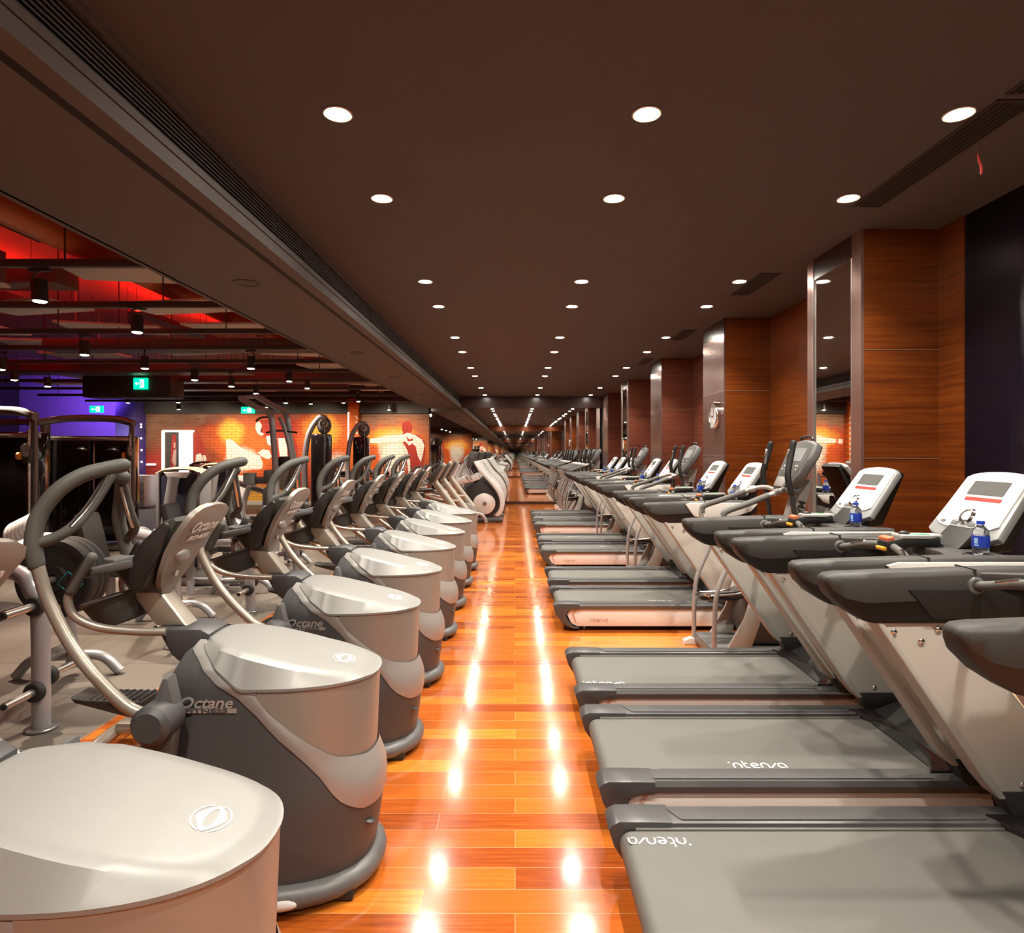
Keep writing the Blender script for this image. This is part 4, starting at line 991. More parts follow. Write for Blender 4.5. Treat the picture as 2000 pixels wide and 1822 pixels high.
    for (u, v) in ((0.17, -0.12), (0.17, -0.09), (0.17, 0.09), (0.17, 0.12), (0.14, -0.12), (0.14, 0.12), (0.12, -0.05), (0.12, 0), (0.12, 0.05)):
        MB().prism([(u, v - 0.01), (u + 0.015, v - 0.01), (u + 0.015, v + 0.01), (u, v + 0.01)], 0.003, 0.007, 'XY', xf=xf).build('key', 'logo_silver', cs)
    m.bm.free()
    MB().prism([(-0.02, -0.08), (0.07, -0.10), (0.07, 0.10), (-0.02, 0.08)], 0.0, 0.025, 'XY', 0.008, xf=xf).build('bottle_pocket', 'band_silver', cs)
    MB().tube([xf @ Vector((0.425, -0.10, -0.01)), xf @ Vector((0.445, -0.07, 0.0)), xf @ Vector((0.445, 0.07, 0.0)), xf @ Vector((0.425, 0.10, -0.01))], 0.01, 10, 4).build('top_handle', 'black_plastic', cs)
    return t
MD = [5.03, 8.17, 11.3, 15.6, 16.6, 17.6, 18.6]
MW = ['nearest the camera, in front of the mirrored pillar', 'second from the camera', 'third from the camera', 'first of the four beside the end mirror', 'second of the four beside the end mirror', 'third of the four beside the end mirror', 'last one, touching the end mirror']
sp = make_stepper('dark step machine with chrome pedals, ' + MW[0]); sp.location = (1.5, MD[0], 0)
for i in range(1, 7): dup(sp, (1.5 if i < 3 else 1.25, MD[i], 0), 'dark step machine with curved silver rails, ' + MW[i])

# ================================================================ WHITE ARC TRAINERS at the far left
def make_arc(label):
    AX = -0.7
    t = thing('arc_trainer', label, 'exercise machine', (AX, 0, 0), 0, 'white arc trainers at the far end')
    X = lambda x: x - AX
    out = [(-.98, 1.42), (-.90, 1.44), (-.84, 1.40), (-.66, 1.13), (-.46, .93), (-.31, .70), (-.25, .46), (-.28, .28), (-.36, .16), (-.44, .14)]
    inn = [(-.50, .20), (-.41, .30), (-.37, .46), (-.42, .66), (-.56, .87), (-.76, 1.08), (-.82, 1.14)]
    so = [(p.x, p.z) for p in spline([(a, 0, b) for a, b in out], 3)]; si = [(p.x, p.z) for p in spline([(a, 0, b) for a, b in inn], 3)]
    sh = MB().prism([(X(a), b) for a, b in so + si], -0.15, 0.15, 'XZ', 0.03).build('arc_shell', 'white_shell', t)
    pr = spline([(-.50, 0, .20), (-.41, 0, .30), (-.37, 0, .46), (-.42, 0, .66), (-.56, 0, .87), (-.76, 0, 1.08)], 3)
    MB().tube([(X(p.x), -0.155, p.z) for p in pr], 0.02, 8, 1).build('black_trim', 'black_plastic', sh)
    MB().prism([(X(a), b) for a, b in [(-1.25, .12), (-1.15, .75), (-.80, 1.02), (-.58, .84), (-.44, .64), (-.40, .46), (-.44, .30), (-.55, .10)]], -0.10, 0.10, 'XZ', 0.02).build('housing', 'black_plastic', t)
    ds = MB().prism([(X(-.72 + .26 * math.cos(q * PI / 12)), .45 + .26 * math.sin(q * PI / 12) * (1.0 if math.sin(q * PI / 12) < 0.3 else 0.9)) for q in range(-17, 8)], -0.155, -0.11, 'XZ', 0.01).build('side_disc', 'white_shell', t)
    MB().cyl((X(-.71), -0.17, .45), (X(-.71), -0.15, .45), 0.045, seg=20).build('disc_hub', 'mid_grey', ds)
    MB().prism([(X(a), b) for a, b in [(-1.50, .95), (-1.10, 1.10), (-.86, 1.12), (-.80, 1.02), (-.96, .96), (-1.45, .85)]], -0.11, 0.11, 'XZ', 0.02).build('step_cover', 'white_shell', t)
    for k in range(6):
        MB().box((X(-1.42 + k * 0.085), 0, 1.0 + k * 0.022), (0.035, 0.22, 0.012), 0.003, rot=Matrix.Rotation(-0.3, 3, 'Y')).build('slat', 'logo_white', t)
    MB().tube([(X(-1.66), 0, .70), (X(-1.5), 0, .98), (X(-1.30), 0, 1.36)], 0.035, 10, 3).build('frame_tube', 'white_shell', t)
    MB().tube([(X(-1.50), 0, 1.05), (X(-1.35), 0, .60), (X(-1.18), 0, .12)], [0.045, 0.055, 0.06], 12, 3).build('front_post', 'white_shell', t)
    MB().box((X(-1.30), 0, .70), (0.14, 0.16, 0.12), 0.03).build('post_joint', 'shell_grey', t)
    MB().prism([(X(a), b) for a, b in [(-1.15, 1.28), (-1.02, 1.26), (-.92, 1.62), (-.95, 1.66), (-1.06, 1.66)]], -0.17, 0.17, 'XZ', 0.02).build('console', 'grip_dark', t)
    MB().tube([(X(-.93), 0, 1.15), (X(-1.03), 0, 1.32)], 0.05, 10, 1).build('console_stem', 'black_plastic', t)
    for s_ in (-1, 1):
        MB().tube([(X(-1.0), s_ * .2, 1.0), (X(-1.12), s_ * .24, 1.25), (X(-1.18), s_ * .25, 1.45), (X(-1.08), s_ * .22, 1.58)], 0.02, 8, 5).build('moving_arm', 'rack_silver', t)
    MB().tube([(X(-1.2), -.30, .16), (X(-.92), -.30, .22), (X(-.78), -.30, .2), (X(-.69), -.30, .1), (X(-.67), -.30, 0.01)], 0.04, 10, 5).build('stabiliser', 'rack_silver', t)
    MB().box((X(-.78), 0, .07), (0.95, 0.36, 0.08), 0.02).box((X(-.36), 0, .05), (0.14, 0.34, 0.09), 0.02).build('base_frame', 'shell_grey', t)
    return t
AW = ['nearest the camera with its round side disc in view', 'second, directly behind the nearest one', 'third of the row', 'fourth of the row', 'last one before the mirror']
ar = make_arc('white curved arc trainer, ' + AW[0]); ar.location = (-0.7, 14.6, 0)
for i in range(1, 5): dup(ar, (-0.7, 14.6 + i * 1.0, 0), 'white curved arc trainer, ' + AW[i])

# ================================================================ UPRIGHT BIKES between ellipticals and arc trainers
def make_bike(label):
    BX = -1.2
    t = thing('upright_bike', label, 'exercise bike', (BX, 0, 0), 0, 'grey upright bikes behind the ellipticals')
    X = lambda x: x - BX
    MB().prism([(X(a), b) for a, b in [(-1.25, .12), (-1.30, .45), (-1.12, .66), (-.92, .62), (-.78, .40), (-.82, .12)]], -0.11, 0.11, 'XZ', 0.03).build('housing', 'silver_plastic', t)
    MB().tube([(X(-.90), 0, .55), (X(-1.12), 0, .85), (X(-1.38), 0, 1.20)], [0.07, 0.06, 0.055], 12, 3, ru=0.8).build('column', 'tube_champagne', t)
    MB().prism([(X(a), b) for a, b in [(-1.48, 1.20), (-1.36, 1.16), (-1.20, 1.42), (-1.24, 1.46)]], -0.13, 0.13, 'XZ', 0.02).build('console', 'grip_dark', t)
    MB().prism([(X(a), b) for a, b in [(-1.37, 1.14), (-1.34, 1.13), (-1.17, 1.43), (-1.20, 1.47)]], -0.11, 0.11, 'XZ', 0.01).build('console_back', 'cowl_plastic', t)
    pts = [(X(-1.40), -.06, 1.16), (X(-1.52), -.2, 1.12), (X(-1.66), -.25, 1.17), (X(-1.70), -.22, 1.32), (X(-1.60), -.2, 1.42)]
    MB().tube(pts, 0.018, 10, 5).build('handle', 'grip_grey', t)
    MB().tube([(x, -y, z) for x, y, z in pts], 0.018, 10, 5).build('handle', 'grip_grey', t)
    MB().tube([(X(-1.05), -.10, .78), (X(-1.30), -.24, .80), (X(-1.55), -.2, .86), (X(-1.66), 0, .88), (X(-1.55), .2, .86), (X(-1.30), .24, .80), (X(-1.05), .10, .78)], 0.02, 10, 5).build('ring_handle', 'tube_champagne', t)
    MB().tube([(X(-1.95), 0, .12), (X(-1.85), 0, .55), (X(-1.88), 0, .85)], 0.035, 12, 3).build('seat_post', 'mid_grey', t)
    MB().prism([(X(-2.02), -.14), (X(-2.02), .14), (X(-1.90), .15), (X(-1.68), .03), (X(-1.68), -.03), (X(-1.90), -.15)], .85, .93, 'XY', 0.03, seg=3).build('saddle', 'black_plastic', t)
    MB().box((X(-1.5), 0, .08), (1.2, 0.10, 0.08), 0.02).box((X(-.86), 0, .04), (0.08, 0.55, 0.06), 0.02).box((X(-2.1), 0, .04), (0.08, 0.55, 0.06), 0.02).build('base_frame', 'mid_grey', t)
    for s_ in (-1, 1):
        MB().tube([(X(-1.08), s_ * .12, .40), (X(-1.08 + s_ * .10), s_ * .15, .40 - s_ * .12), (X(-1.08 + s_ * .10), s_ * .24, .40 - s_ * .12)], 0.013, 8, 1).build('crank', 'chrome', t)
        MB().box((X(-1.08 + s_ * .10), s_ * .22, .40 - s_ * .12), (0.10, 0.09, 0.025), 0.006).build('pedal', 'rubber_black', t)
    return t
bk = make_bike('grey upright bike behind the last rounded elliptical, first of three'); bk.location = (-1.15, 10.0, 0)
dup(bk, (-1.15, 11.1, 0), 'grey upright bike, the middle one of three')
dup(bk, (-1.15, 12.3, 0), 'grey upright bike nearest the white arc trainers')
# ================================================================ GYM AREA, far wall and painted bricks
WY = 19.45
def wx(px): return (px - CX) * WY / F
def wz(py): return H - (py - CY) * WY / F
RED = (0.42, 0.03, 0.012); ORG = (0.72, 0.13, 0.012); YEL = (0.85, 0.42, 0.05); DRK = (0.035, 0.03, 0.02); WHT = (0.85, 0.8, 0.72); BR2 = (0.22, 0.07, 0.02)  # WHT also stands in for washer glare on the mural
sp_ = [(wx(400), wz(900), 2.0, 1.25, DRK), (wx(330), wz(880), 1.6, 0.9, BR2), (wx(310), wz(930), 1.2, 1.0, RED), (wx(560), wz(885), 3.1, 1.5, RED), (wx(420), wz(930), 0.9, 0.6, RED), (wx(480), wz(880), 1.3, 1.1, ORG), (wx(452), wz(843), 0.4, 0.42, YEL),
       (wx(640), wz(870), 1.0, 1.2, ORG), (wx(630), wz(845), 0.55, 0.6, YEL), (wx(520), wz(985), 1.4, 0.6, YEL), (wx(468), wz(898), 0.5, 0.35, WHT), (wx(655), wz(915), 0.4, 0.5, WHT)]
brick_paint('brick_mural', (0.20, 0.085, 0.045), (0.30, 0.14, 0.075), (0.30, 0.18, 0.12), splash=sp_)
sp2 = [(wx(745), wz(930), 1.4, 1.4, RED), (wx(722), wz(880), 0.6, 0.7, RED), (wx(780), wz(905), 1.3, 1.3, ORG), (wx(768), wz(855), 0.7, 0.35, YEL), (wx(768), wz(890), 0.45, 0.7, WHT), (wx(822), wz(950), 0.7, 0.9, RED)]  # white blob paints in the washer-lit centre of the wall
brick_paint('brick_mural_right', (0.20, 0.085, 0.045), (0.30, 0.14, 0.075), (0.30, 0.18, 0.12), splash=sp2)
brick_paint('paint_white', WHT, (0.8, 0.74, 0.66), (0.6, 0.45, 0.4))
brick_paint('paint_red', RED, (0.36, 0.02, 0.01), (0.25, 0.02, 0.01))
brick_paint('paint_dark', DRK, (0.05, 0.03, 0.02), (0.10, 0.06, 0.04))
brick_paint('paint_orange', ORG, (0.75, 0.16, 0.02), (0.5, 0.12, 0.02))
slab('wall_brick', wx(285), wx(684), WY, WY + 0.2, 0.0, wz(807), 'brick_mural')
slab('wall_brick_right', wx(700), wx(838), WY, WY + 0.2, 0.0, wz(809), 'brick_mural_right')
slab('wall_band', wx(285), wx(838), WY - 0.12, WY + 0.2, wz(808), 4.4, 'charcoal_paint')
slab('baseboard_gym', wx(285), wx(838), WY - 0.03, WY, 0, 0.12, 'baffle_pale')
slab('wall_column', wx(684), wx(704), WY - 0.25, WY + 0.1, 0, wz(780), 'paint_orange')
slab('trim_column', wx(683.5), wx(686), WY - 0.27, WY - 0.24, 0, wz(806), 'frame_white')
# painted figures as thin paint layers on the bricks
lay = [0]
def paint(name, pts, m, yb=WY):
    lay[0] += 1
    mb = MB(); mb.poly([(wx(x), yb - 0.001 - 0.0012 * lay[0], wz(y)) for x, y in pts]); o = mb.build(name, m, None, fixn=False); return struct(o)
# kneeling boxer, left
paint('wall_mural_glove', [(382, 846), (390, 850), (397, 866), (402, 880), (404, 905), (398, 918), (383, 921), (380, 905), (378, 880), (379, 860)], 'paint_red')
paint('wall_mural_arm', [(383, 888), (392, 885), (397, 894), (396, 906), (390, 918), (381, 915)], 'paint_white')
paint('wall_mural_mark', [(397, 888), (402, 890), (404, 902), (401, 908), (398, 900)], 'paint_white')
# big white flame-shaped glow put into the paint, and flying boxer
paint('wall_mural_glow', [(441, 858), (452, 858), (468, 872), (488, 884), (508, 890), (514, 905), (512, 916), (470, 918), (444, 915), (442, 880)], 'paint_white')
paint('wall_mural_body', [(500, 824), (512, 820), (532, 819), (548, 826), (562, 835), (574, 850), (582, 872), (580, 905), (560, 910), (545, 900), (538, 880), (520, 855), (505, 845)], 'paint_red')
paint('wall_mural_fist', [(500, 826), (507, 823), (512, 830), (509, 842), (516, 848), (510, 851), (503, 846), (499, 836)], 'paint_white')
paint('wall_mural_face', [(520, 852), (531, 850), (535, 862), (531, 872), (523, 868)], 'paint_white')
paint('wall_mural_forearm', [(543, 856), (556, 855), (561, 875), (562, 896), (548, 897), (545, 878)], 'paint_white')
paint('wall_mural_cloth', [(504, 884), (514, 877), (526, 880), (531, 892), (525, 897), (512, 892)], 'paint_white')
paint('wall_mural_trunks', [(535, 905), (585, 905), (588, 945), (560, 960), (535, 950)], 'paint_dark')
# boxer seen from behind on the right part
paint('wall_mural_head', [(785, 829), (791, 823), (800, 823), (805, 830), (805, 840), (800, 847), (790, 848), (785, 840)], 'paint_red')
paint('wall_mural_back', [(786, 846), (803, 846), (818, 850), (829, 862), (831, 880), (827, 900), (822, 925), (800, 930), (793, 905), (790, 880), (787, 862)], 'paint_red')
paint('wall_mural_shoulder', [(720, 858), (735, 855), (760, 851), (785, 849), (797, 845), (812, 850), (824, 858), (829, 870), (826, 888), (822, 903), (816, 890), (812, 872), (806, 866), (799, 870), (792, 862), (765, 864), (740, 866), (722, 865)], 'paint_white')
paint('wall_mural_muscle', [(803, 872), (812, 874), (816, 888), (810, 894), (804, 884)], 'paint_red')
paint('wall_mural_line', [(793, 852), (800, 858), (808, 856), (806, 861), (797, 862)], 'paint_red')
paint('wall_mural_spine', [(788, 865), (796, 880), (799, 893), (795, 897), (790, 880)], 'paint_white')
paint('wall_mural_leg', [(794, 893), (801, 897), (802, 915), (806, 935), (799, 935)], 'paint_white')
paint('wall_mural_shorts', [(812, 912), (832, 914), (836, 930), (834, 960), (812, 958), (808, 935)], 'paint_white')
paint('wall_mural_badge', [(827, 920), (833, 922), (833, 930), (827, 931), (825, 926)], 'paint_orange')
paint('wall_mural_hand', [(708, 858), (716, 857), (718, 866), (709, 867)], 'paint_white')
def column_marks(y_):
    for k in range(9):
        yy = 812 + k * 10
        paint('wall_mural_rope', [(698, yy), (703, yy + 4), (703, yy + 7), (699, yy + 5)], 'paint_white', y_)
lay[0] = 0; column_marks(WY - 0.25)
# lit doorway beside the mural
dr = thing('lit_doorway_panel', 'bright white lit door panel in a white frame on the brick wall', 'panel', (wx(350), WY - 0.02, 0))
def lx_(px): return wx(px) - wx(350)
mb = MB(); mb.box((lx_(321.5), -0.03, wz(842) / 2), (0.08, 0.10, wz(842)), 0.004); mb.box((lx_(350), -0.03, wz(842)), (wx(379) - wx(319), 0.10, 0.06), 0.004); mb.build('frame', 'frame_white', dr)
MB().box((lx_(363.5), -0.02, wz(843) / 2), (wx(379) - wx(351), 0.05, wz(843)), 0.004).build('light_panel', 'lightbox', dr)
MB().box((lx_(349), -0.02, wz(844) / 2), (0.08, 0.06, wz(844)), 0.004).build('dark_jamb', 'charcoal_paint', dr)
po = MB().box((lx_(335), -0.02, wz(844) / 2), (wx(347) - wx(324), 0.03, wz(844)), 0.002).build('poster', 'paint_dark', dr)
mb = MB()
for pts, mi in (([(338, 850), (347, 848), (347, 915), (335, 915), (336, 880)], 0), ([(341, 880), (347, 876), (347, 905), (343, 912), (338, 900)], 1), ([(341, 862), (345, 866), (344, 876), (341, 874)], 1)):
    mb.poly([(lx_(x), -0.038 - 0.002 * mi, wz(y)) for x, y in pts], mi)
mb.build('poster_figure', ['paint_red', 'skin_poster'], po, fixn=False)
g = tag(MB().box((0, 0, 0), (1.25 * 0.24, 0.06, 0.06), 0.02).build('wall_lamp', 'frame_white', loc=(wx(297), WY - 0.05, wz(907))), 'short horizontal white wall lamp on the red brick, left of the lit doorway', 'lamp')

# purple corner
slab('wall_purple', -16.6, wx(247), 20.6, 20.8, 0, 4.4, 'purple_paint')
slab('wall_purple_column', wx(247), wx(285), 18.9, 20.7, 0.0, 4.4, 'purple_deep')
hd = 18.9
def hx(px): return (px - CX) * hd / F
def hz(py): return H - (py - CY) * hd / F
hp = None
for (a, b2) in ((263, 828), (276, 829), (276, 834), (263, 857), (276, 856), (252, 879), (264, 879), (277, 879), (252, 902), (264, 902), (277, 902)):
    lab = 'small square white peg hole on the purple column'
    o = tag(MB().box((0, 0, 0), (0.055, 0.02, 0.055), 0.004).build('wall_stud', 'frame_white', loc=(hx(a), hd - 0.01, hz(b2))), lab, 'stud', 'square white studs on the purple column')  # holes, not lamps; their brightness comes from the glowing material
sf = thing('towel_counter', 'bright white counter with shelves below the purple column', 'counter', (hx(268), 18.3, 0))
MB().box((0, 0, hz(928) / 2 + 0.05), (1.5, 0.6, hz(928) - 0.05), 0.01).build('cabinet', 'console_white', sf)
for k in range(3): MB().box((0, -0.31, 0.25 + k * 0.25), (1.45, 0.02, 0.015)).build('shelf_edge', 'steel', sf)
slab('floor_far_ledge', -13.5, -12, 18, 20.6, 0, 0.1, 'charcoal_paint')

# ---------------------------------------------------------------- open ceiling of the gym
RAILS = [4.73, 6.05, 7.37, 8.5, 9.8, 10.9, 12.4, 13.9, 15.5, 17.2]
for k, d in enumerate(RAILS):
    b_ = thing('ceiling_beam', 'dark lighting beam across the gym ceiling, %s from the camera' % ['first', 'second', 'third', 'fourth', 'fifth', 'sixth', 'seventh', 'eighth', 'ninth', 'tenth'][k], 'beam', (-2.84, d, 3.08), group='lighting beams under the gym ceiling')
    MB().box((-4.55, 0, 0), (9.1, 0.055, 0.06), 0.004).build('channel', 'beam_dark', b_)
    for q in range(5): MB().cyl((-0.6 - q * 2.0, 0, 0.03), (-0.6 - q * 2.0, 0, 1.32), 0.007, seg=8).build('hanger', 'beam_dark', b_)
lamps = [(78, 578, 4.73), (268, 640, 6.05), (165, 685, 7.37), (283, 712, 8.5), (490, 712, 8.5), (28, 735, 9.8), (380, 735, 9.8), (93, 748, 10.9), (452, 748, 10.9), (565, 738, 10.9), (250, 781, 17.2), (348, 780, 15.5), (500, 762, 12.4), (600, 752, 12.4), (2, 722, 8.5), (607, 783, 17.2), (671, 781, 17.2), (349, 794, 18.6), (558, 781, 15.5), (520, 790, 18.6), (760, 795, 18.6), (700, 778, 15.5)]
tp = None
def track_lamp(loc, tilt, lab):
    global tp
    if tp is None:
        tp = thing('track_spotlight', lab, 'spotlight', loc, group='black track spotlights under the gym ceiling')
        MB().box((0, 0, 0.205), (0.16, 0.035, 0.025), 0.004).build('adapter', 'black_plastic', tp)
        MB().tube([(0, 0, 0.2), (-0.06, 0, 0.15), (-0.06, 0, 0.04), (0, 0, 0.03)], 0.008, 8, 3).build('yoke', 'black_plastic', tp)
        MB().cyl((0, 0, -0.035), (0, 0, 0.13), 0.056, 0.052, seg=20).build('can', 'black_plastic', tp)
        MB().sphere((0, 0, -0.036), 0.046, (1, 1, 0.25), 16).build('lens', 'gym_lens', tp)
        return tp
    return dup(tp, loc, lab, rz=tilt)
for k, (px, py, d) in enumerate(lamps):
    p = P(px, py + 4, d); p.z = max(p.z, 2.80)
    o = track_lamp((p.x, d, p.z + 0.01), k * 0.7, 'black track spotlight on the gym ceiling, %s the %s beam' % (('near the left end of', 'in the middle of', 'near the soffit end of')[min(2, int(px / 250))], ['first', 'second', 'third', 'fourth', 'fifth', 'sixth', 'seventh', 'eighth', 'ninth', 'tenth'][min(range(10), key=lambda q: abs(RAILS[q] - d))]))
    if p.z + 0.225 < 3.03:
        pass
    if d < 13 and k != 5:
        spot('light_gym', (p.x, d, p.z - 0.05), (p.x + (0.5 if k % 2 else 0.1), d - 0.2, 0), 330, (1.0, 0.84, 0.66), 75, 0.5, 0.04)
# ducts, pipes and pale baffles
def pipe(name, pts, r, m, lab, cat): return tag(MB().tube(pts, r, 14, 1).build(name, m), lab, cat)
pipe('ceiling_pipe', [(-4.15, YN, 3.62), (-4.15, 19.2, 3.62)], 0.13, 'pipe_orange', 'thick orange brown pipe running along the gym ceiling beside the soffit', 'pipe')
pipe('ceiling_pipe', [(-3.35, YN, 3.75), (-3.35, 19.2, 3.75)], 0.07, 'pipe_orange', 'thinner orange brown pipe nearest the soffit', 'pipe')
for k, (x0, x1, d0, d1, z0, z1) in enumerate(((-12, -4.6, 5.1, 5.6, 3.17, 3.45), (-9.0, -4.9, 6.6, 6.95, 3.45, 3.7), (-12, -6.5, 7.9, 8.2, 3.5, 3.7), (-7.0, -3.0, 9.15, 9.45, 3.15, 3.33), (-12, -5.0, 11.4, 11.9, 3.12, 3.33), (-8.0, -3.0, 13.0, 13.4, 3.12, 3.33), (-10, -4, 14.6, 15.0, 3.12, 3.33))):
    o = MB().box(((x0 + x1) / 2, 0, 0), (x1 - x0, d1 - d0, z1 - z0), 0.01).build('air_duct', 'duct_dark', loc=(0, (d0 + d1) / 2, (z0 + z1) / 2))
    for hx_ in (x0 + 0.4, x1 - 0.4): MB().cyl((hx_, 0, 0), (hx_, 0, 4.4 - (z0 + z1) / 2), 0.006, seg=6).build('hanger', 'steel', o)
    tag(o, 'dark rectangular air duct across the gym ceiling, %s from the camera' % ['first', 'second', 'third', 'fourth', 'fifth', 'sixth', 'seventh'][k], 'duct', 'air ducts under the gym ceiling')
rnd = random.Random(3)
k = 0
for iy, d in enumerate((3.9, 6.1, 7.3, 8.65, 9.85, 10.8, 12.4, 13.95, 15.6, 17.0)):
    for ix in range(5):
        if rnd.random() < 0.08: continue
        x = -3.8 - ix * 1.85 + rnd.uniform(-0.25, 0.25)
        if (12.0 < d + 0.5 and d < 13.2 and -9.3 < x < -5.8): continue
        o = MB().box((0, 0, 0), (1.25, 0.62, 0.03), 0.004, rot=Euler((rnd.uniform(-0.02, 0.02), rnd.uniform(-0.02, 0.02), rnd.uniform(-0.3, 0.3))).to_matrix()).build('acoustic_panel', 'baffle_pale', loc=(x, d + rnd.uniform(-0.15, 0.15), 3.38 + rnd.uniform(-0.02, 0.02)))
        for hy in (-0.5, 0.5): MB().cyl((hy, 0, 0), (hy, 0, 1.0), 0.003, seg=6).build('hanger', 'beam_dark', o)
        tag(o, 'pale flat acoustic panel hanging above the gym, %s from the soffit in the %s row' % (['first', 'second', 'third', 'fourth', 'fifth'][ix], ['first', 'second', 'third', 'fourth', 'fifth', 'sixth', 'seventh', 'eighth', 'ninth', 'tenth'][iy]), 'acoustic panel', 'pale acoustic panels under the gym ceiling'); k += 1
for k, (x, y0, y1, z) in enumerate(((-5.0, 2.0, 6.6, 3.95), (-7.6, 3.0, 9.5, 3.95), (-4.8, 8.5, 10.5, 3.9), (-6.0, 9.8, 13.0, 3.9), (-9.6, 6.0, 11.0, 3.95), (-4.0, 13.8, 16.5, 3.9))):
    o = tag(MB().box((0, 0, 0), (0.05, y1 - y0, 0.03)).build('neon_tube', 'red_neon', loc=(x, (y0 + y1) / 2, z)), 'red glowing light strip above the gym ducts, %s strip' % ('nearest left', 'long left', 'middle', 'second middle', 'far left', 'farthest')[k], 'light strip', 'red light strips in the gym ceiling')
    MB().box((0, 0, -0.05), (0.22, y1 - y0 + 0.1, 0.02)).box((-0.11, 0, -0.02), (0.01, y1 - y0 + 0.1, 0.08)).box((0.11, 0, -0.02), (0.01, y1 - y0 + 0.1, 0.08)).build('strip_shield', 'beam_dark', o)  # opaque channel added to hide the glowing strip from below
    area('light_red', (x, (y0 + y1) / 2, z + 0.03), (x, (y0 + y1) / 2, 5), 70 * (y1 - y0) / 3, (1.0, 0.02, 0.008), 0.3, y1 - y0)
area('light_purple', (-11.5, 19.4, 3.9), (-12.4, 20.6, 2.4), 110, (0.62, 0.42, 1.0), 2.4, 0.3)
area('light_purple', (-13.0, 18.5, 3.2), (-13.5, 20.6, 3.6), 60, (0.3, 0.1, 1.0), 1.4, 0.3)
# bulkhead box with the exit sign
bh = tag(MB().box((0, 0, 0), (1.72, 0.5, 0.42), 0.01).build('bulkhead', 'charcoal_paint', loc=((250 - CX) * 12.1 / F, 12.3, H + (CY - 755) * 12.1 / F + 0.0)), 'dark box bulkhead hanging over the gym with an exit sign on it', 'bulkhead')
for hx_ in (-0.7, 0.7): MB().cyl((hx_, 0, 0), (hx_, 0, 1.47), 0.008, seg=6).build('hanger', 'steel', bh)
def exit_sign(px, py, d, lab, w=0.27, h_=0.22):
    p = P(px, py, d)
    t = thing('exit_sign', lab, 'sign', p, group='green exit signs over the gym')
    MB().box((0, 0.02, 0), (w, 0.04, h_), 0.004).build('housing', 'exit_green', t)
    m = MB().box((w * 0.12, -0.003, 0), (w * 0.28, 0.004, h_ * 0.7)); m.build('door_symbol', 'exit_white', t)
    m = MB(); m.prism([(-0.36 * w, 0), (-0.26 * w, 0.14 * h_), (-0.26 * w, 0.05 * h_), (-0.1 * w, 0.05 * h_), (-0.1 * w, -0.05 * h_), (-0.26 * w, -0.05 * h_), (-0.26 * w, -0.14 * h_)], -0.005, -0.001, 'XZ'); m.build('arrow', 'exit_white', t)
    m = MB(); m.tube([(0.10 * w, -0.006, 0.22 * h_), (0.13 * w, -0.006, 0.02 * h_), (0.06 * w, -0.006, -0.25 * h_)], 0.011, 6, 1); m.build('running_figure', 'exit_green', t)
    m = MB(); m.cyl((-0.4 * w, 0.02, h_ / 2), (-0.4 * w, 0.02, h_ / 2 + 0.12), 0.004, seg=6); m.cyl((0.4 * w, 0.02, h_ / 2), (0.4 * w, 0.02, h_ / 2 + 0.12), 0.004, seg=6); m.build('hanger', 'steel', t)
    return t
exit_sign(274, 749, 12.0, 'green lit exit sign with arrow on the dark bulkhead')
exit_sign(188, 799, 17.5, 'green lit exit sign in front of the purple wall', 0.38, 0.19)
exit_sign(484, 801, 19.25, 'green lit exit sign above the brick wall', 0.42, 0.2)

# wall washers on the mural and floor light in the gym
for px, py, e_ in ((330, 850, 90), (420, 860, 130), (480, 880, 230), (550, 870, 130), (630, 870, 190), (694, 880, 80), (770, 870, 240), (540, 960, 90), (820, 850, 60)):
    spot('light_mural', (wx(px), WY - 2.0, 2.95), (wx(px), WY, wz(py)), e_, (1.0, 0.84, 0.62), 78, 0.9, 0.05)
area('light_counter', (hx(268), 18.0, 2.6), (hx(268), 18.3, 0.5), 35, (1.0, 0.95, 0.9), 1.2, 0.3)

slab('wall_brick_front', -9.0, -2.82, YN - 0.03, YN, 0.0, 2.85, 'brick_mural_right')
for x_, e_ in ((-3.8, 160), (-5.6, 120), (-7.6, 90)): spot('light_brick_front', (x_, YN + 1.9, 2.95), (x_, YN, 1.5), e_, (1.0, 0.84, 0.62), 80, 0.9, 0.05)
